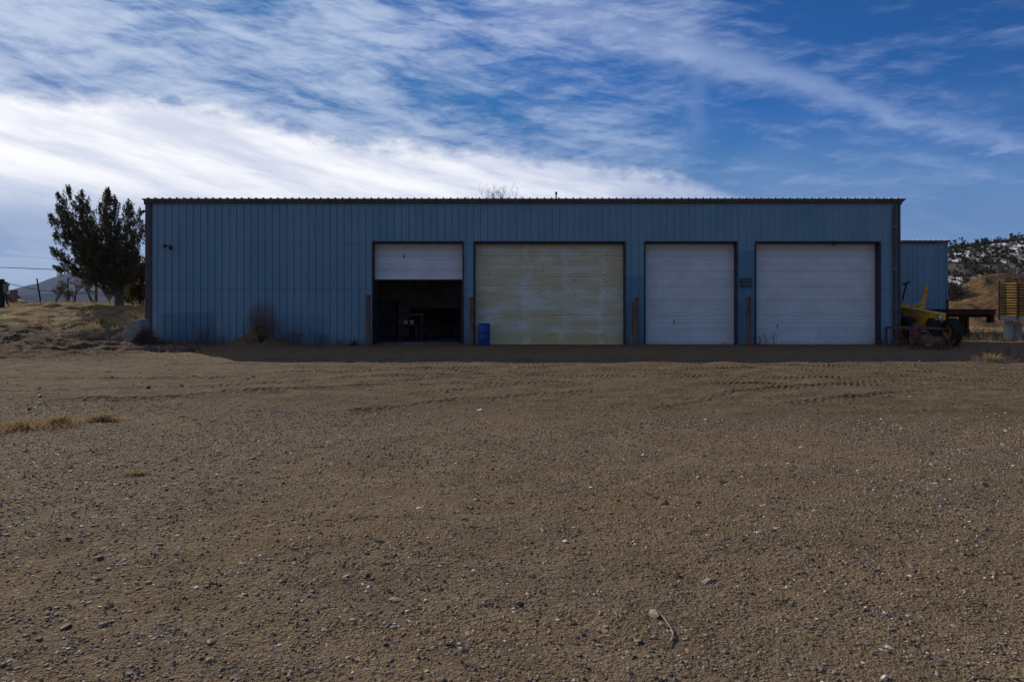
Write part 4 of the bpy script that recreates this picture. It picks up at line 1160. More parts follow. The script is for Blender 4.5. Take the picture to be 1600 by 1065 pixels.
# flatbed trailer frame behind
fb = root('flatbed_trailer', 'long low dark flatbed trailer frame between the blue shed and the dirt mound', 'trailer', (0, 0, 0))
d_ = 36.0
xa_, xb_ = gx(1440, d_), gx(1556, d_)
zt_, zb_ = gz(484.5, d_), gz(491.5, d_)
mb = MB().box(xa_, xb_, d_, d_ + .10, zb_, zt_, bev=.01).box(xa_, xb_, d_ + 2.2, d_ + 2.3, zb_, zt_, bev=.01)
for k in range(13):
    xx = xa_ + .1 + (xb_ - xa_ - .3) * k / 12
    mb.box(xx, xx + .08, d_ + .11, d_ + 2.19, zb_ + .05, zt_ - .02)
mb.build('frame', M['rust'], fb)
mb = MB()
for k in range(12):
    xx = xa_ + .02 + (xb_ - xa_) * k / 12
    mb.box(xx, xx + (xb_ - xa_) / 12 - .03, d_ - .03, d_ + 2.33, zt_ + .003, zt_ + .05)
mb.build('deck', M['post_dark'], fb)
MB().box(xa_ + .2, xb_ - .1, d_ + .3, d_ + .42, zb_ - .14, zb_ - .003).build('beam', M['rust'], fb)
for px_ in (1502.5, 1509.5):
    x_ = gx(px_, d_ + .35); MB().box(x_ - .06, x_ + .06, d_ + .2, d_ + .5, Hs(x_, d_) - .02, zb_ - .14).build('stand', M['rust'], fb)
x_ = gx(1554, d_); MB().box(x_ - .10, x_ + .06, d_ + .1, d_ + .5, zb_ - .42, zb_ - .003).build('hitch', M['rust'], fb)
for yy in (d_ + .3, d_ + 1.9):
    for xx in (xa_ + 1.0,):
        MB().lathe([(.18, -.1), (.36, -.1), (.39, -.05), (.39, .05), (.36, .1), (.18, .1)], 24, Matrix.Translation((xx, yy, .40)) @ Matrix.Rotation(PI / 2, 4, 'X')).build('wheel', M['rubber'], fb)
x_ = gx(1480.5, 38.5)
tag(MB().tube([(x_, 38.5, -.1), (x_, 38.5, gz(467, 38.5))], .06, 8).build('steel_post', M['rust']), 'short rusty steel post standing at the shed corner', 'post')

# slatted stake-side wagon, turned so that its side catches the sun
d_ = 33.2
X0w = gx(1560, d_)
TH = math.radians(62)
sg = root('slatted_wagon', 'stake-side wagon with yellowed timber slats at the right edge', 'wagon', (X0w, d_, 0), -TH)
ztp, zbt = gz(441, d_), gz(493.5, d_)
nsl = 13; hs_ = (ztp - zbt) / nsl; LW = 3.4; WW = 2.1
def along(px):
    k = (px - 800) / F
    return (k * d_ - X0w) / (math.cos(TH) + k * math.sin(TH))
ups = [.03, along(1589.5), along(1619), along(1648), LW - .04]
for side, yy in ((0, 0), (1, WW)):
    mb = MB(); rr = random.Random(3 + side)
    for k in range(nsl):
        z_ = zbt + hs_ * k
        for a, b_ in zip(ups[:-1], ups[1:]):
            dz = rr.uniform(-.010, .010)
            mb.box(a + .045, b_ - .045, yy + .035, yy + .060, z_ + .02 + dz, z_ + hs_ * .66 + dz)
    mb.build('slat_side', M['slat'], sg)
    for x_ in ups:
        MB().box(x_ - .035, x_ + .035, yy - .03, yy + .03, zbt - .15, ztp + .05, bev=.006).build('stake', M['rust'], sg)
for xx in (-.03, LW + .005):
    mb = MB()
    for k in range(nsl):
        z_ = zbt + hs_ * k
        mb.box(xx, xx + .025, .12, WW - .1, z_ + .02, z_ + hs_ * .66)
    mb.build('end_gate', M['slat'], sg)
MB().box(.06, LW - .06, .09, WW - .1, zbt, ztp - .12).build('dark_fill', M['post_dark'], sg)  # dark box added inside so the gaps between the slats look dark
MB().box(-.02, LW + .02, -.02, WW + .04, zbt - .20, zbt - .02, bev=.01).build('bed', M['bed'], sg)
for xx in (1.9,):
    for yy in (.3, WW - .2):
        MB().lathe([(.2, -.12), (.42, -.12), (.46, -.06), (.46, .06), (.42, .12), (.2, .12)], 24, Matrix.Translation((xx, yy, .46)) @ Matrix.Rotation(PI / 2, 4, 'X')).build('wheel', M['rubber'], sg)
for (pa, pb, t_, lab) in ((1576.5, 1585.5, 502, 'tall narrow pale concrete block under the corner of the slatted wagon'), (1587, 1597.5, 505, 'wider pale concrete block under the slatted wagon at the right edge')):
    dd = 33.1
    x0_, x1_ = gx(pa, dd), gx(pb, dd); zt_ = min(gz(t_, dd), zbt - .205); g_ = Hs((x0_ + x1_) / 2, dd)
    br_ = root('concrete_block', lab, 'block', ((x0_ + x1_) / 2, dd, g_), 0, 'concrete blocks under the wagon')
    h_ = zt_ - g_; w_ = (x1_ - x0_) / 2
    MB().box(-w_, w_, 0, .4, -.05, h_ / 2 - .004, bev=.015).build('lower_block', M['block'], br_)
    MB().box(-w_ + .01, w_ - .012, .01, .4, h_ / 2 + .004, h_, bev=.015).build('upper_block', M['block'], br_)

# ------------------------------------------------------------------ concrete slab lump at the left corner
def lump(name, pts_front, d0, thick, mat, label, cat):
    mb = MB(); P = [pg(px_, py_, d0) for px_, py_ in pts_front]
    n_ = len(P); vs = [p for p in P] + [p + Vector((.12, thick, .05)) for p in P]
    mb.add(vs, [tuple(range(n_)), tuple(range(2 * n_ - 1, n_ - 1, -1))] + [(i, i + n_, (i + 1) % n_ + n_, (i + 1) % n_) for i in range(n_)])
    o = mb.build(name, mat)
    b2 = o.modifiers.new('bevel', 'BEVEL'); b2.width = .035; b2.segments = 2
    return tag(o, label, cat)
lump('concrete_slab', [(188, 524), (190, 519), (197, 509), (207, 500.5), (213, 499), (217, 502), (221, 515), (218, 534), (196, 534)], 27.6, .5, M['concrete'],
     'broken grey concrete slab leaning at the left corner of the warehouse', 'slab')

# ------------------------------------------------------------------ vegetation helpers
def blades(xy, hgt, wid, lean, tint, base=None, seed=0, droop=0.0, segs=1):
    """grass blades / stalks as thin triangles; arrays"""
    r = np.random.default_rng(seed); n_ = len(xy)
    z0 = H(xy[:, 0], xy[:, 1]) if base is None else base
    a = r.uniform(0, 2 * PI, n_); la = r.uniform(0, 2 * PI, n_)
    ln = lean * r.uniform(0.2, 1, n_)
    dx, dy = np.cos(a) * wid / 2, np.sin(a) * wid / 2
    tx, ty = np.cos(la) * ln * hgt, np.sin(la) * ln * hgt
    v = np.zeros((n_, 4, 3))
    v[:, 0] = np.stack([xy[:, 0] - dx, xy[:, 1] - dy, z0 - .01], 1)
    v[:, 1] = np.stack([xy[:, 0] + dx, xy[:, 1] + dy, z0 - .01], 1)
    v[:, 2] = np.stack([xy[:, 0] + tx * .55 + dx * .6, xy[:, 1] + ty * .55 + dy * .6, z0 + hgt * .62], 1)
    v[:, 3] = np.stack([xy[:, 0] + tx, xy[:, 1] + ty, z0 + hgt * (1 - droop * r.uniform(0, 1, n_))], 1)
    f = np.array([[0, 1, 2], [0, 2, 3]])[None] + (np.arange(n_) * 4)[:, None, None]
    return v.reshape(-1, 3), f.reshape(-1, 3), np.repeat(tint, 4)

def grass_region(name, n_, xr, yr, hgt, wid, seed, dens=None, mat='straw'):
    r = np.random.default_rng(seed)
    xy = np.stack([r.uniform(*xr, n_), r.uniform(*yr, n_)], 1)
    if dens is not None: xy = xy[dens(xy[:, 0], xy[:, 1], r)]
    h = hgt * r.uniform(.4, 1.2, len(xy)); w_ = wid * r.uniform(.7, 1.3, len(xy))
    v, f, t = blades(xy, h, w_, .7, np.clip(r.normal(.55, .25, len(xy)), 0, 1), seed=seed)
    return kind(fast_mesh(name, v, f, M[mat], t), 'stuff')

def densL(x, y, r):
    k = fbm(x * .35, y * .35, 3, 90)
    path = np.exp(-((y - 36.3 + .12 * (x + 25)) / 1.7) ** 2)
    return (r.uniform(-.5, .5, len(x)) < k * 1.4 + .35 * sst(36, 42, y) - .15 - .9 * path * (y < 39)) & ~((x > -16.2) & (y < 37.5)) & (x < -15.0)
grass_region('dry_grass', 26000, (-46, -15.8), (30.5, 50), .20, .022, 1, densL)
def densFar(x, y, r): return (r.uniform(-.5, .5, len(x)) < fbm(x * .2, y * .2, 3, 91) + .2)
grass_region('dry_grass', 9000, (-60, -20), (46, 62), .30, .035, 2, densFar)
def densR(x, y, r):
    return (r.uniform(-.5, .5, len(x)) < fbm(x * .5, y * .5, 3, 92) + .05) & ~((x < SX1 + .2) & (y > SY0 - .3))
grass_region('dry_grass', 9000, (19.5, 40), (30.5, 46), .34, .022, 3, densR)

def clump(name, cx, cy, rx, ry, n_, h, w_, mat, label, cat, seed, group=None, lean=.7, tmean=.5):
    r = np.random.default_rng(seed)
    ang = r.uniform(0, 2 * PI, n_); rad = np.minimum(np.abs(r.normal(0, .48, n_)), 1.0 + .15 * r.uniform(-1, 1, n_))
    x = cx + rx * rad * np.cos(ang); y = cy + ry * rad * np.sin(ang)
    keep = (y < 28.9) | (y > 37.5) | (x > 16.8) | (x < -15.8)
    x = x[keep]; y = y[keep]; rad = rad[keep]
    hh2 = h * r.uniform(.35, 1.1, len(x)) * np.clip(1.15 - rad * .6, .3, 1.2)
    v, f, t = blades(np.stack([x, y], 1), hh2, w_ * r.uniform(.7, 1.4, len(x)), lean, np.clip(r.normal(tmean, .25, len(x)), 0, 1), seed=seed)
    o = fast_mesh(name, v, f, M[mat], t)
    return tag(o, label, cat, group)
def branchy(name, cx, cy, n_stems, h, mat, label, cat, seed, group=None, spread=.35, th=.006, base_r=.12, depth=3):
    """a dead weed or bush: stems forking into twigs"""
    r = random.Random(seed); mb = MB(); ts = []
    def grow(p, d, ln, rad, lv):
        q = p + d * ln
        mid = p + d * ln * .5 + Vector((r.uniform(-1, 1), r.uniform(-1, 1), r.uniform(-.3, .3))) * ln * .07
        n0 = len(mb.v)
        mb.tube([p, mid, q], [rad, rad * .85, rad * .6], 3, False)
        ts.extend([min(1, max(0, .35 + .2 * lv + r.uniform(-.2, .2)))] * (len(mb.v) - n0))
        if lv < depth:
            for k in range(r.choice((2, 3, 3))):
                nd = (d + Vector((r.uniform(-1, 1), r.uniform(-1, 1), r.uniform(-.2, .7))) * .55).normalized()
                grow(p + d * ln * r.uniform(.45, 1), nd, ln * r.uniform(.5, .8), rad * .6, lv + 1)
    for k in range(n_stems):
        a = r.uniform(0, 2 * PI); q = r.uniform(0, 1) * base_r
        x = cx + q * math.cos(a); y = cy + q * math.sin(a)
        d = Vector((math.cos(a) * spread * r.uniform(.2, 1.4), math.sin(a) * spread * r.uniform(.2, 1.4), 1)).normalized()
        n0 = len(mb.v); mb.tube([(cx, cy, Hs(cx, cy) - .08), (x, y, Hs(x, y) - .02)], th * 1.2, 3, False); ts.extend([.3] * (len(mb.v) - n0))
        grow(Vector((x, y, Hs(x, y) - .02)), d, h * r.uniform(.3, .5), th * r.uniform(.8, 1.3), 0)
    o = mb.build(name, M[mat], None, fix=False)
    a = o.data.attributes.new('tint', 'FLOAT', 'POINT'); a.data.foreach_set('value', np.array(ts, dtype=np.float32))
    return tag(o, label, cat, group)

# ------------------------------------------------------------------ grass tufts and weeds in the yard
def tuft_px(px, py, rx, ry, n_, h, w_, label, seed, mat='straw', lean=1.2, tm=.78):
    x, y = gp(px, py)
    return clump('grass_tuft', x, y, rx, ry, n_, h, w_, mat, label, 'grass tuft', seed, 'dry grass tufts in the yard', lean, tm)
tuft_px(34, 668, 1.0, .62, 1500, .12, .006, 'largest tan dry grass tuft at the left edge of the gravel', 11)
tuft_px(92, 662, .35, .30, 700, .14, .007, 'thin tan grass fringe just right of the largest tuft', 12)
tuft_px(160, 655, .42, .20, 900, .11, .007, 'low tan grass tuft second from the left edge', 13)
tuft_px(212, 738, .30, .10, 420, .05, .006, 'flat tan grass patch nearest the camera on the left gravel', 14, lean=1.6)
tuft_px(285, 650, .40, .12, 260, .05, .006, 'sparse flattened grass patch third from the left edge', 15, lean=1.6)
tuft_px(1548, 566, 1.0, .30, 200, .26, .010, 'dry grass tuft in the shade at the lower right of the wagon', 16)
tuft_px(1310, 712, 2.0, .22, 380, .03, .005, 'long thin line of flattened straw on the right gravel', 17, lean=1.8, tm=.95)
WG = 'dead weeds along the front wall'
for i, (px, d_, n_, h_, lab) in enumerate([
        (302, 28.5, 8, .55, 'small dead weed near the left corner of the wall'),
        (322, 28.5, 14, 1.05, 'tall dead weed against the dark repainted patch of the wall'),
        (338, 28.6, 8, .60, 'short dead weed just right of the dark repainted patch'),
        (392, 28.2, 12, 1.0, 'leaning dead weed on the left flank of the dirt pile'),
        (408, 28.1, 18, 1.55, 'tallest dead bush on top of the dirt pile'),
        (421, 28.3, 12, 1.0, 'dead weed on the right flank of the dirt pile'),
        (446, 28.6, 11, .80, 'reddish dead weed just right of the dirt pile'),
        (459, 28.6, 10, .75, 'reddish dead weed second right of the dirt pile'),
        (498, 28.6, 15, .85, 'rounded dead weed midway between dirt pile and the half-open door'),
        (530, 28.6, 6, .35, 'low dead weed left of the first timber post'),
        (1190, 28.75, 6, .62, 'thin dead weed at the left foot of the widest white door'),
        (1208, 28.75, 5, .75, 'thin tall dead weed before the widest white door'),
        (1388, 28.3, 8, .42, 'dead weed at the foot of the downspout')]):
    branchy('dead_weed', gx(px, d_), d_, n_, h_, 'weed', lab, 'weed', 100 + i, WG, .42, .006, .28)
clump('green_weed', gx(408, 28.0), 28.0, .75, .4, 130, .30, .014, 'greenweed', 'dull green weed low on the dirt pile', 'weed', 120, WG, .9)
clump('green_weed', gx(553, 28.5), 28.5, .25, .15, 80, .28, .02, 'greenweed', 'small dull green weed left of the first timber post', 'weed', 121, WG, .9)
WR = 'dead weeds around the steel rack'
for i, (px, d_, n_, h_, lab) in enumerate([
        (1402, 27.6, 18, .42, 'dead weeds at the left leg of the steel rack'),
        (1437, 26.4, 22, .55, 'dense dead weeds under the middle of the steel rack'),
        (1455, 25.8, 22, .58, 'dense dead weeds in front of the pale board'),
        (1474, 26.2, 14, .46, 'dead weeds at the right leg of the steel rack'),
        (1446, 28.0, 14, .55, 'dead weeds behind the pale board near the grader'),
        (1560, 23.0, 10, .40, 'dead weeds beside the shaded grass tuft at the right')]):
    branchy('dead_weed', gx(px, d_), d_, n_, h_, 'weed', lab, 'weed', 140 + i, WR, .7, .009, .6)
for i, (px, py_, s_, lab) in enumerate([(1180, 540, .28, 'low weed between the timber post and the widest white door'), (1135, 541, .2, 'tiny weed at the foot of the narrow white door'),
                                        (700, 541, .2, 'tiny weed at the threshold of the open bay'), (1372, 541, .25, 'low weed under the right end of the widest white door')]):
    d_ = 28.4
    branchy('dead_weed', gx(px, d_), d_, 7, s_, 'weed', lab, 'weed', 170 + i, WG, .8, .005, .2)

# brush piles on the bank
def brush(cx, cy, rx, ry, n_, ln, zt, label, seed, mat='twigs', th=.006):
    r = np.random.default_rng(seed)
    ang = r.uniform(0, 2 * PI, n_); rad = np.sqrt(r.uniform(0, 1, n_))
    x = cx + rx * rad * np.cos(ang); y = cy + ry * rad * np.sin(ang)
    top = zt * (1 - rad ** 2)
    z = H(x, y) + r.uniform(0, 1, n_) * top + .02
    a = r.uniform(0, 2 * PI, n_); e = r.normal(0, .45, n_)
    l = ln * r.uniform(.4, 1.2, n_)
    d = np.stack([np.cos(a) * np.cos(e), np.sin(a) * np.cos(e), np.sin(e)], 1)
    s_ = np.stack([-np.sin(a), np.cos(a), 0 * a], 1) * th
    u_ = np.array([0, 0, 1]) * th
    p = np.stack([x, y, z], 1)
    k = np.stack([p - s_, p + s_, p + u_ * 1.4, p + d * l[:, None]], 1)
    f = np.array([[0, 1, 3], [1, 2, 3], [2, 0, 3]])[None] + (np.arange(n_) * 4)[:, None, None]
    o = fast_mesh('brush_pile', k.reshape(-1, 3), f.reshape(-1, 3), M[mat], np.repeat(np.clip(r.normal(.4, .25, n_), 0, 1), 4))
    return tag(o, label, 'brush pile', 'piles of cut brush on the bank')
brush(gx(255, 24.6), 24.6, 1.35, .55, 1500, .34, .22, 'nearer brush pile of grey twigs below the left corner of the warehouse', 200)
brush(gx(160, 28.2), 28.2, 1.5, .8, 1100, .36, .16, 'brush pile left of the broken concrete slab', 201)
brush(gx(229, 27.3), 27.3, .45, .45, 1100, .40, .65, 'dark brush heaped between the concrete slab and the warehouse corner', 202, 'weed')
for i, (px, d_, h_, lab) in enumerate([(222, 31.5, .9, 'tall tan grass tuft behind the concrete slab by the wall edge'), (160, 32.5, .35, 'orange grass tuft on the bank behind the brush pile'), (75, 33, .45, 'single thin grass stalk clump in the middle of the bank')]):
    clump('grass_tuft', gx(px, d_), d_, .55, .35, [500, 420, 30][i], h_, .016, 'straw', lab, 'grass tuft', 210 + i, 'dry grass tufts in the yard', .6)

def densS(x, y, r): return (r.uniform(-.5, .5, len(x)) < fbm(x * .6, y * .6, 3, 95) - .05) & ~((x > -15.9) & (y > 28.6))
grass_region('stray_stems', 3000, (-23, -9.5), (20.5, 33), .16, .010, 96, densS)
def densT(x, y, r): return (r.uniform(-.5, .5, len(x)) < fbm(x * .8, y * .8, 3, 97) - .12)
grass_region('stray_stems', 2600, (-11, 10), (8.5, 13.5), .035, .005, 98, densT)
grass_region('stray_stems', 1500, (15, 24), (21, 28.5), .14, .010, 99, densT)

# curled strips lying on the gravel
def strip(pts, d0, w_, label, seed):
    P = []
    for px, py in pts:
        x, y = gp(px, py); P.append((x, y, Hs(x, y) + .012))
    P[0] = (P[0][0], P[0][1], P[0][2] + .02)
    o = MB().tube(P, [w_ * .5] + [w_] * (len(P) - 2) + [w_ * .4], 6).build('dry_stem', M['strawstick'], None, True)
    return tag(o, label, 'stem')

strip([(1028, 957), (1040, 966), (1048, 976), (1052, 986), (1049, 996), (1043, 1004)], 0, .0045, 'long curved bleached stem on the near gravel right of centre', 1)
strip([(955, 951), (961, 955), (964, 961), (962, 966)], 0, .0035, 'short hooked bleached stem on the near gravel', 2)
strip([(368, 836), (372, 828), (373, 833), (376, 836)], 0, .004, 'forked bleached stem on the left gravel', 3)

# ------------------------------------------------------------------ conifer left of the building
def conifer():
    d0 = 42.0; cx = gx(186, d0); gz0 = Hs(cx, d0)
    r = np.random.default_rng(9)
    rt = root('evergreen_tree', 'dark evergreen tree with upswept spires left of the warehouse', 'tree', (cx, d0, gz0))
    base = np.array([cx, d0, gz0])
    tips = [(82, 326), (92, 316), (104, 311), (119, 302), (128, 309), (134, 305), (146, 320), (160, 297), (166, 303), (176, 312), (182, 312), (191, 315), (203, 322), (213, 332), (224, 352),
            (74, 392), (82, 396), (92, 420), (86, 368), (108, 402), (112, 372), (120, 350), (140, 345), (150, 380), (170, 350), (195, 360), (205, 385), (222, 400), (130, 400), (216, 430), (165, 420), (190, 400),
            (100, 345), (112, 330), (150, 335), (182, 335), (207, 350), (140, 425), (200, 425), (96, 345), (84, 345)]
    limbs = []
    for i, (tx_, ty_) in enumerate(tips):
        outer = i < 19
        dy = r.uniform(-.8, .8) if outer else r.uniform(-2.2, 2.2)
        t = np.array([gx(tx_, d0), d0 + dy, gz(ty_, d0)])
        f0 = base + np.array([r.uniform(-.15, .15), r.uniform(-.15, .15), r.uniform(.5, 1.3)])
        limbs.append((f0, t))
    # trunk and limbs
    mb = MB()
    for dx in (-.14, .02, .16):
        mb.tube([(dx - .02, 0, -.3), (dx * 1.0, .02, .5), (dx * 1.9, .0, 1.4), (dx * 3 - .1, .1, 2.6)], [.15, .12, .10, .06], 8)
    mb.build('trunk', M['bark'], rt, True)
    mb = MB(); P = []; Tn = []; S = []
    for (a, t) in limbs:
        L_ = np.linalg.norm(t - a)
        hor = (t - a) * np.array([1, 1, 0])
        c1_ = a + hor * .50 + np.array([0, 0, (t - a)[2] * .40])
        pts = []
        for s_ in np.linspace(0, 1, 9):
            q = (1 - s_) ** 2 * a + 2 * s_ * (1 - s_) * c1_ + s_ ** 2 * t
            pts.append(q)
        mb.tube([q - base for q in pts[:-1]], list(np.linspace(.055, .008, 8)), 5, False)
        # foliage: many short spires along the limb, pointing up and outwards
        n_sp = int(12.5 * L_)
        for k in range(n_sp):
            s_ = r.uniform(.10, 1.0) ** .8
            q = (1 - s_) ** 2 * a + 2 * s_ * (1 - s_) * c1_ + s_ ** 2 * t
            tan = 2 * (1 - s_) * (c1_ - a) + 2 * s_ * (t - c1_); tan = tan / np.linalg.norm(tan)
            rad = .36 * (1 - s_) ** .6 + .07
            off = r.normal(0, 1, 3) * rad * np.array([.8, .8, .6])
            o_ = q + off
            dr = tan * .9 + np.array([0, 0, .65]) + off * .9 + r.normal(0, .16, 3); dr = dr / np.linalg.norm(dr)
            sl_ = r.uniform(.28, .62) * (1 - .3 * s_)
            nl = int(34 * sl_ / .4)
            w_ = r.uniform(0, 1, nl)
            rr_ = .075 * (1 - w_ * .75)
            pos = o_ + dr * (w_ * sl_)[:, None] + r.normal(0, 1, (nl, 3)) * rr_[:, None]
            P.append(pos); Tn.append(np.repeat(dr[None], nl, 0)); S.append(np.full(nl, np.clip(r.normal(.48, .18), 0, .9)))
        # last spire tapering to the tip
        tan = tan * .6 + np.array([0, 0, .6]); nl = 60; w_ = r.uniform(0, 1, nl)
        pos = t + tan * ((w_ - .70) * .75)[:, None] + r.normal(0, 1, (nl, 3)) * (.07 * (1 - w_ * .85))[:, None]
        P.append(pos); Tn.append(np.repeat(tan[None], nl, 0)); S.append(np.full(nl, .4))
    mb.build('limbs', M['bark'], rt)
    P = np.concatenate(P) - base; Tn = np.concatenate(Tn); S = np.concatenate(S)
    n_ = len(P)
    d = Tn + r.normal(0, .45, (n_, 3)); d /= np.linalg.norm(d, axis=1)[:, None]
    s_ = np.cross(d, r.normal(0, 1, (n_, 3))); s_ /= np.linalg.norm(s_, axis=1)[:, None]
    l = r.uniform(.055, .12, n_)[:, None]; w_ = r.uniform(.018, .035, n_)[:, None]
    v = np.stack([P - d * l * .3, P + s_ * w_, P + d * l, P - s_ * w_], 1)
    f = np.array([[0, 1, 2, 3]])[None] + (np.arange(n_) * 4)[:, None, None]
    t = np.clip(S + r.normal(0, .18, n_) + (r.uniform(0, 1, n_) < .05) * .4, 0, 1)
    fast_mesh('crown', v.reshape(-1, 3), f.reshape(-1, 4), M['conifer'], np.repeat(t, 4), parent=rt)
    return n_
print('conifer leaves', conifer())

def leafy_bush(name, cx, cy, rx, ry, rz, n_, mat, label, cat, seed, leaf=.09, zc=None):
    r = np.random.default_rng(seed); g_ = Hs(cx, cy)
    rt = root(name, label, cat, (cx, cy, g_))
    mb = MB()
    for k in range(7):
        a = r.uniform(0, 2 * PI); q = r.uniform(.2, .8)
        mb.tube([(0, 0, -.1), (rx * q * .4 * math.cos(a), ry * q * .4 * math.sin(a), rz * .6), (rx * q * math.cos(a), ry * q * math.sin(a), rz * 1.5)], [.06, .04, .012], 5, False)
    mb.build('stems', M['bark'], rt)
    nc = 46; cl = r.normal(0, 1, (nc, 3)); cl /= np.linalg.norm(cl, axis=1)[:, None]
    cl = cl * (r.uniform(.2, 1, nc) ** .5)[:, None] * np.array([rx, ry, rz]) * .85 + np.array([0, 0, rz])
    pk = r.integers(0, nc, n_)
    P = cl[pk] + r.normal(0, .17, (n_, 3)) * np.array([rx, ry, rz]); P[:, 2] = np.maximum(P[:, 2], .05)
    d = r.normal(0, 1, (n_, 3)); d[:, 2] += .4; d /= np.linalg.norm(d, axis=1)[:, None]
    s_ = np.cross(d, r.normal(0, 1, (n_, 3))); s_ /= np.linalg.norm(s_, axis=1)[:, None]
    l = leaf * r.uniform(.5, 1.2, n_)[:, None]; w_ = l * .45
    v = np.stack([P - d * l * .4, P + s_ * w_, P + d * l, P - s_ * w_], 1)
    f = np.array([[0, 1, 2, 3]])[None] + (np.arange(n_) * 4)[:, None, None]
    ct = r.uniform(.15, .8, nc)[pk]
    fast_mesh('crown', v.reshape(-1, 3), f.reshape(-1, 4), M[mat], np.repeat(np.clip(ct + r.normal(0, .15, n_), 0, 1), 4), parent=rt)
leafy_bush('shrub', gx(219, 47), 47, .95, .9, 1.75, 5200, 'rustleaf', 'withered brown leafy shrub behind the evergreen against the warehouse edge', 'shrub', 31, .11)
leafy_bush('shrub', gx(202, 50), 50, 1.1, .9, 1.0, 3400, 'conifer', 'low dull green shrub behind the trunk of the evergreen', 'shrub', 32, .10)

# ------------------------------------------------------------------ bare trees
def bare_tree(name, x, y, h, label, seed, spread=.5, r0=.16, depth=5, lean=(0, 0), cat='tree', up=.35, g=None, twm='bare', split0=.35, twmin=.010):
    r = random.Random(seed); g_ = Hs(x, y)
    rt = root(name, label, cat, (x, y, g_), 0, g)
    tr_ = MB(); cr = MB()
    def grow(p, d, ln, rad, lv):
        pts = [p]; q = p; dd = d
        for k in range(3):
            dd = (dd + Vector((r.uniform(-1, 1), r.uniform(-1, 1), r.uniform(-.5, .8))) * .16).normalized()
            q = q + dd * ln / 3; pts.append(q)
        rad = max(rad, twmin)
        (tr_ if lv == 0 else cr).tube(pts, [rad, rad * .88, rad * .76, rad * .62], 7 if lv == 0 else (5 if lv < 2 else 3), False)
        if lv < depth:
            n_ = 3 if lv == 0 else r.choice((2, 3, 3, 4) if lv < depth - 1 else (3, 4, 5))
            for k in range(n_):
                pp = pts[r.choice((1, 2, 3, 3))] if lv > 0 else pts[3]
                nd = (dd + Vector((r.uniform(-1, 1), r.uniform(-1, 1), r.uniform(-.25, .9) + up * .3)) * (spread + .12 * lv)).normalized()
                grow(pp, nd, ln * r.uniform(.55, .82), rad * r.uniform(.45, .62), lv + 1)
    grow(Vector((0, 0, -.1)), Vector((lean[0], lean[1], 1)).normalized(), h * split0, r0, 0)
    tr_.build('trunk', M['bark'], rt, True, fix=False); cr.build('crown', M[twm], rt, fix=False)
    # scale to wanted height
    zmax = max(v[2] for v in cr.v); s_ = h / zmax
    rt.scale = (s_, s_, s_)
    return rt
BT = 'bare trees behind the yard'
bare_tree('bare_tree', gx(147, 62), 62, gz(424, 62) - Hs(gx(147, 62), 62), 'bare forked tree under the left branches of the evergreen', 3, .55, .17, 6, (-.35, 0), g=BT)
bare_tree('bare_tree', gx(116, 78), 78, gz(426, 78) - Hs(gx(116, 78), 78), 'grey bare tree between the two thin leaning poles', 14, .85, .14, 6, (.05, 0), g=BT, split0=.25, up=0)
bare_tree('bare_tree', gx(86, 80), 80, gz(440, 80) - Hs(gx(86, 80), 80), 'low grey bare tree right of the thick leaning pole', 5, .95, .12, 6, (0, 0), g=BT, split0=.25, up=0)
bare_tree('bare_tree', gx(103, 84), 84, gz(449, 84) - Hs(gx(103, 84), 84), 'lowest bushy bare tree on the left skyline', 6, 1.0, .12, 6, (0, 0), g=BT, split0=.22, up=0)
bare_tree('bare_tree', gx(170, 80), 80, gz(447, 80) - Hs(gx(170, 80), 80), 'bare grey tree seen behind the trunk of the evergreen', 8, .95, .12, 6, (0, 0), g=BT, split0=.25, up=0)
bare_tree('bare_tree', gx(752, 64), 64, gz(294, 64) - Hs(gx(752, 64), 64), 'bare treetop left of the pair showing above the warehouse roof', 21, .36, .20, 6, (0, 0), g='bare treetops above the roof', split0=.3)
bare_tree('bare_tree', gx(789, 66), 66, gz(290, 66) - Hs(gx(789, 66), 66), 'taller bare treetop right of the pair showing above the warehouse roof', 24, .42, .24, 6, (0, 0), g='bare treetops above the roof', split0=.3)
x_ = gx(869, 45)
tag(MB().tube([(x_, 45, -.5), (x_, 45, gz(299.5, 45))], .05, 6).tube([(x_, 45, gz(300.5, 45)), (x_, 45, gz(303.5, 45))], .085, 6).build('mast', M['black']), 'thin dark mast rising behind the warehouse roof', 'mast')

# grey brush at the right
for i, (px, d_, top, sp, n_, lab) in enumerate([
        (1588, 72, 408, .55, 1, 'large pinkish bare shrub on the mound behind the slatted wagon'),
        (1572, 74, 420, .6, 1, 'second pinkish bare shrub left of the large one on the mound'),
        (1610, 72, 418, .6, 1, 'bare shrub on the mound cut by the right edge'),
        (1486, 60, 436, .7, 1, 'grey bare shrub against the edge of the blue shed'),
        (1494, 64, 440, .7, 1, 'second grey bare shrub right of the shed edge'),
        (1500, 70, 446, .7, 1, 'low grey bare shrub left of the dirt mound')]):
    x_ = gx(px, d_)
    bare_tree('bare_shrub', x_, d_, gz(top, d_) - Hs(x_, d_), lab, 40 + i, sp, .06, 6, (0, 0), 'shrub', .6, 'bare shrubs by the dirt mound', 'pinkbare' if False else 'bare', .12)

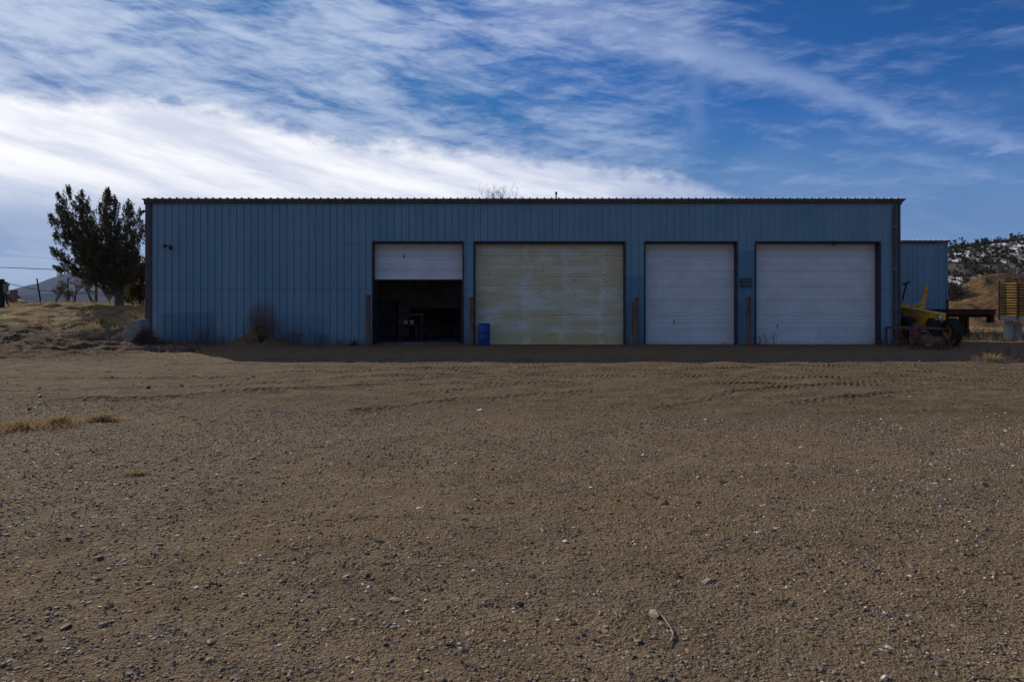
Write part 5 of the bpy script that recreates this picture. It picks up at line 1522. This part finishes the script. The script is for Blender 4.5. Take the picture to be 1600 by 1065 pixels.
# ------------------------------------------------------------------ left yard details
x_ = gx(2.5, 40); g_ = Hs(x_, 40)
up_ = root('service_post', 'dark timber service post at the left edge carrying a tan box', 'post', (x_, 40, g_))
MB().tube([(0, 0, -.2), (0, 0, gz(436, 40) - g_)], .15, 12).build('post', M['post_dark'], up_)
zb_ = gz(447, 40) - g_
bx = MB().box(.16, .34, -.12, .12, zb_ - .35, zb_ + .0, bev=.02).build('meter_box', M['stucco'], up_)
MB().box(.12, .42, -.10, .08, zb_ + .0, zb_ + .14, bev=.01).build('hood', M['stucco'], up_)
MB().box(.14, .26, -.1, .1, zb_ + .141, zb_ + .26).build('bracket', M['post_dark'], up_)
MB().tube([(.26, 0, zb_ - .35), (.30, 0, zb_ - .9), (.42, .05, .1)], .03, 6).build('conduit', M['post_dark'], up_)
def pole(px0, py0, px1, py1, d_, r_, label, cat='pole', mat='post_dark', name='fence_pole'):
    a = pg(px0, py0, d_); b_ = pg(px1, py1, d_); b_.z = Hs(b_.x, b_.y) - .1
    return tag(MB().tube([b_, a], [r_ * 1.1, r_], 8).build(name, M[mat]), label, cat, 'thin poles on the left skyline')
pole(57.5, 435, 65, 477, 47, .045, 'thicker dark leaning pole on the left skyline')
pole(105.5, 434, 108.5, 474, 50, .035, 'thin dark pole right of the leaning one on the skyline')
pole(150.5, 442, 150, 472, 52, .10, 'stout brown wooden pole beside the evergreen', mat='post')
pole(8, 450, 12, 480, 44, .025, 'thin slanting stake beside the service post')
def cable(p0, p1, sag, r_, label):
    P = []
    for k in range(17):
        t = k / 16; q = p0.lerp(p1, t); q.z -= sag * 4 * t * (1 - t); P.append(q)
    return tag(MB().tube(P, r_, 5).build('overhead_cable', M['black']), label, 'cable', 'overhead cables at the left')
cable(pg(-900, 360, 46), pg(236, 426, 46), .35, .022, 'upper overhead cable passing behind the evergreen')
cable(pg(3, 440, 40.2), pg(150, 456, 51.8), .30, .022, 'lower cable from the service post to the brown pole')
cable(pg(-900, 320, 60), pg(236, 414, 60), .3, .008, 'thinnest topmost wire on the left')

# house with chimney on the skyline
d_ = 100.0
hx0, hx1 = gx(-40, d_), gx(46, d_); g_ = Hs(hx0, d_)
hs = root('house', 'low brown house with a square chimney on the left skyline', 'house', (gx(0, d_), d_, g_))
ox = gx(0, d_)
ze = gz(474, d_) - g_; zr = gz(460, d_) - g_
MB().prism([(hx0 - ox, -.3), (gx(24, d_) - ox, -.3), (gx(24, d_) - ox, ze + .3), (gx(8, d_) - ox, zr - .18), (hx0 - ox, zr - .25)], 0.1, 2.3, 'y').build('wall', M['stucco'], hs)
mb = MB().prism([(gx(7, d_) - ox, zr + .1), (gx(31, d_) - ox, ze - .45), (gx(31, d_) - ox, ze - .7), (gx(7, d_) - ox, zr - .14)], -.2, 2.5, 'y')
mb.prism([(hx0 - ox - 1, zr + .02), (gx(7, d_) - ox, zr + .1), (gx(7, d_) - ox, zr - .14), (hx0 - ox - 1, zr - .22)], -.2, 2.5, 'y')
rf = mb.build('roof', M['shingle'], hs)
MB().box(gx(14.5, d_) - ox, gx(23.5, d_) - ox, .02, .55, zr - 1.2, gz(452.5, d_) - g_, bev=.03).build('chimney', M['brick'], rf)
for px_ in (-20, 5): MB().box(gx(px_, d_) - ox, gx(px_ + 7, d_) - ox, .04, .09, ze - 1.4, ze - .2).build('window', M['glass'], hs)

# ------------------------------------------------------------------ dirt mound, hill, mountains
def terrain(name, xs, ys, fn, mat, k='structure'):
    A, B_ = np.meshgrid(xs, ys); Z_ = fn(A, B_)
    v = np.stack([A.ravel(), B_.ravel(), Z_.ravel()], 1); nx_ = len(xs); ny_ = len(ys)
    i = np.arange((ny_ - 1) * (nx_ - 1)); r_ = i // (nx_ - 1); c_ = i % (nx_ - 1); b_ = r_ * nx_ + c_
    return kind(fast_mesh(name, v, np.stack([b_, b_ + 1, b_ + nx_ + 1, b_ + nx_], 1), mat, smooth=True), k)
def mound_mat():
    m, n, b = newmat('orange brown dirt')
    p = geo(n)
    a = n.noise(p, .8, 7, .65); c_ = n.noise(p, 3.5, 6, .65)
    base = n.mix(n.sm(a, .35, .65), (0.105, 0.062, 0.034), (0.22, 0.130, 0.060))
    base = n.mix(n.m('MULTIPLY', n.sm(c_, .45, .7), .6), base, (0.06, 0.042, 0.028))
    n.link(base, b.inputs['Base Color']); b.inputs['Roughness'].default_value = .95; b.inputs['Specular IOR Level'].default_value = .1
    n.link(n.bump(c_, 1.0, .25), b.inputs['Normal'])
    return m
def moundh(x, y):
    h = 4.5 * np.exp(-(((x - 42.6) / 4.3) ** 2) ** 1.3 - ((y - 60) / 6) ** 2) + 3.6 * np.exp(-((x - 56) / 8) ** 2 - ((y - 62) / 7) ** 2) + 1.6 * np.exp(-((x - 36.8) / 2.6) ** 2 - ((y - 57) / 4) ** 2)
    return h * (1 + .16 * fbm(x * .5, y * .5, 5, 60)) + .22 * fbm(x * 1.2, y * 1.2, 4, 61) - .45
terrain('dirt_mound', np.linspace(26, 80, 260), np.linspace(46, 76, 160), moundh, mound_mat())
rM = np.random.default_rng(62)
x_ = rM.uniform(33, 62, 5200); y_ = rM.uniform(48, 62, 5200); zz = moundh(x_, y_); k_ = (zz > .3) & (fbm(x_ * .7, y_ * .7, 3, 63) > -.12)
x_, y_, zz = x_[k_], y_[k_], zz[k_]
v, f, t = blades(np.stack([x_, y_], 1), .34 * rM.uniform(.4, 1.3, len(x_)), .035 * np.ones(len(x_)), .9, np.clip(rM.normal(.35, .25, len(x_)), 0, 1), base=zz, seed=64)
kind(fast_mesh('mound_grass', v, f, M['straw'], t), 'stuff')

def hill_mat():
    m, n, b = newmat('snow patched scrub hillside')
    p = geo(n)
    a = n.noise(p, .04, 7, .65); c_ = n.noise(p, .22, 6, .65)
    base = n.mix(n.sm(a, .35, .65), (0.060, 0.052, 0.045), (0.115, 0.090, 0.065))
    base = n.mix(n.m('MULTIPLY', n.sm(c_, .45, .7), .5), base, (0.05, 0.042, 0.035))
    x, y, z = n.sep(p)
    s = n.noise(n.comb(n.m('MULTIPLY', x, .26), n.m('MULTIPLY', y, .10), n.m('MULTIPLY', z, .32)), 1.0, 8, .68)
    s2 = n.noise(p, .022, 3, .5)
    snow = n.m('MULTIPLY', n.sm(s, .515, .545), n.sm(s2, .40, .50))
    base = n.mix(snow, base, (0.78, 0.80, 0.85))
    n.link(base, b.inputs['Base Color']); b.inputs['Roughness'].default_value = .95; b.inputs['Specular IOR Level'].default_value = .1
    n.link(n.bump(c_, .8, 2.0), b.inputs['Normal'])
    return m
def hillh(x, y):
    # a long slope whose skyline falls away to the left
    crest = np.interp(x, [40, 150, 262, 300, 340, 400, 520, 700, 900], [4, 24, 41, 45, 49, 54, 69, 82, 40])
    f_ = sst(130, 400, y) * (1 - .75 * sst(440, 800, y))
    h = crest * (.30 * sst(120, 220, y) + .70 * f_) * sst(-40, 160, x)
    return h + (2.6 * fbm(x * .03, y * .03, 5, 70) + .9 * fbm(x * .15, y * .15, 3, 71)) * sst(110, 200, y) * sst(20, 160, x) - 6.2
terrain('hill', np.linspace(20, 900, 260), np.linspace(100, 900, 240), hillh, hill_mat())

def crown_shapes(r, nsh, nl, leaf):
    out = []
    for k in range(nsh):
        nc = 9; cl = r.normal(0, .32, (nc, 3)); cl[:, 2] = np.abs(cl[:, 2]) * 1.5 + .15
        P = cl[r.integers(0, nc, nl)] + r.normal(0, .20, (nl, 3)); P[:, 2] = np.maximum(P[:, 2], 0)
        d = r.normal(0, 1, (nl, 3)); d[:, 2] += .3; d /= np.linalg.norm(d, axis=1)[:, None]
        s_ = np.cross(d, r.normal(0, 1, (nl, 3))); s_ /= np.linalg.norm(s_, axis=1)[:, None]
        out.append(np.stack([P - d * leaf * .6, P + s_ * leaf * .6, P + d * leaf, P - s_ * leaf * .6], 1))
    return np.array(out)
rh = np.random.default_rng(80)
NL = 90
shp = crown_shapes(rh, 10, NL, .26)
def scrub(name, x, y, hgt, tint):
    n_ = len(x); z = hillh(x, y)
    v = shp[rh.integers(0, 10, n_)] * hgt[:, None, None, None] * np.array([.62, .62, .62])
    v = v + np.stack([x, y, z - .1], 1)[:, None, None, :]
    f = np.array([0, 1, 2, 3])[None] + (np.arange(n_ * NL) * 4)[:, None]
    tt = np.clip(np.repeat(tint, NL) + rh.normal(0, .12, n_ * NL), 0, 1)
    return fast_mesh(name, v.reshape(-1, 3), f, M['juniper'], np.repeat(tt, 4))
NT_ = 4600
y_ = rh.uniform(150, 450, NT_ * 2); x_ = y_ * rh.uniform(.50, 1.25, NT_ * 2)
k_ = rh.uniform(-.6, .5, len(x_)) < fbm(x_ * .03, y_ * .03, 3, 81) + .25
x_, y_ = x_[k_][:NT_], y_[k_][:NT_]
kind(scrub('hillside_scrub', x_, y_, rh.uniform(1.0, 2.8, len(x_)), rh.uniform(.1, .95, len(x_))), 'stuff')
sk = [(1487, 372.5), (1495, 369), (1505, 370), (1512, 367.5), (1528, 366), (1541, 367), (1553, 365), (1567, 358), (1585, 358.5), (1597, 360)]
ORD = ['first', 'second', 'third', 'fourth', 'fifth', 'sixth', 'seventh', 'eighth', 'ninth', 'tenth']
for i, (px, top) in enumerate(sk):
    d_ = 405.0; x_ = gx(px, d_); g_ = float(hillh(np.array([x_]), np.array([d_]))[0])
    h_ = 4.2 + (i % 3) * 1.1
    rt = root('juniper_tree', ORD[i] + ' dark juniper from the left along the crest of the snow patched hill', 'tree', (x_, d_, g_), 0, 'junipers on the hill crest')
    MB().tube([(0, 0, -.5), (.1, 0, h_ * .5)], [.25, .1], 6).build('trunk', M['bark'], rt)
    v = (shp[i] * np.array([.58, .58, .60]) * h_).reshape(-1, 3)
    fast_mesh('crown', v, np.arange(NL * 4).reshape(-1, 4), M['juniper'], np.full(len(v), .25), parent=rt)

def mtn_mat():
    m, n, b = newmat('distant wooded mountain')
    p = geo(n)
    a = n.noise(p, .0016, 8, .65)
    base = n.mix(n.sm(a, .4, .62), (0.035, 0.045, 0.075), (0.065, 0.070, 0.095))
    n.link(base, b.inputs['Base Color']); b.inputs['Roughness'].default_value = 1; b.inputs['Specular IOR Level'].default_value = 0
    n.link(n.bump(a, 1, 120), b.inputs['Normal'])
    return m
mm = mtn_mat()
def ridge(name, d_, pts, width, seed, rough):
    pxs = [p[0] for p in pts]; hs_ = [gz(p[1], d_) for p in pts]
    xs = np.linspace(gx(pts[0][0], d_), gx(pts[-1][0], d_), 300); ys = np.linspace(d_ - width, d_ + width, 50)
    def fn(x, y):
        top = np.interp(x, [gx(p, d_) for p in pxs], hs_)
        k = 1 - np.abs((y - d_) / width)
        return (top + 20) * sst(0, 1, k) - 20 + rough * fbm(x / 260, y / 260, 5, seed) * sst(0, .5, k)
    return terrain(name, xs, ys, fn, mm)
ridge('mountain', 6500, [(-700, 470), (-300, 466), (0, 466), (40, 462), (60, 456), (85, 452), (110, 440), (122, 428), (133, 424), (150, 432), (170, 436), (200, 444), (240, 448), (500, 462), (700, 472)], 1500, 91, 46)
ridge('mountain_range', 3800, [(-700, 472), (-200, 468), (20, 466), (60, 461), (90, 458), (140, 456), (200, 458), (260, 462), (600, 470)], 900, 93, 22)

# ------------------------------------------------------------------ air
m = bpy.data.materials.new('haze'); m.use_nodes = True
nt_ = m.node_tree; nt_.nodes.remove(nt_.nodes['Principled BSDF'])
pv = nt_.nodes.new('ShaderNodeVolumePrincipled'); pv.inputs['Color'].default_value = (0.62, 0.76, 1.0, 1); pv.inputs['Density'].default_value = 0.00003
pv.inputs['Anisotropy'].default_value = 0.2
nt_.links.new(pv.outputs[0], nt_.nodes['Material Output'].inputs['Volume'])
kind(MB().box(-9200, 9200, -3200, 12200, -30, 480).build('haze', m), 'stuff')
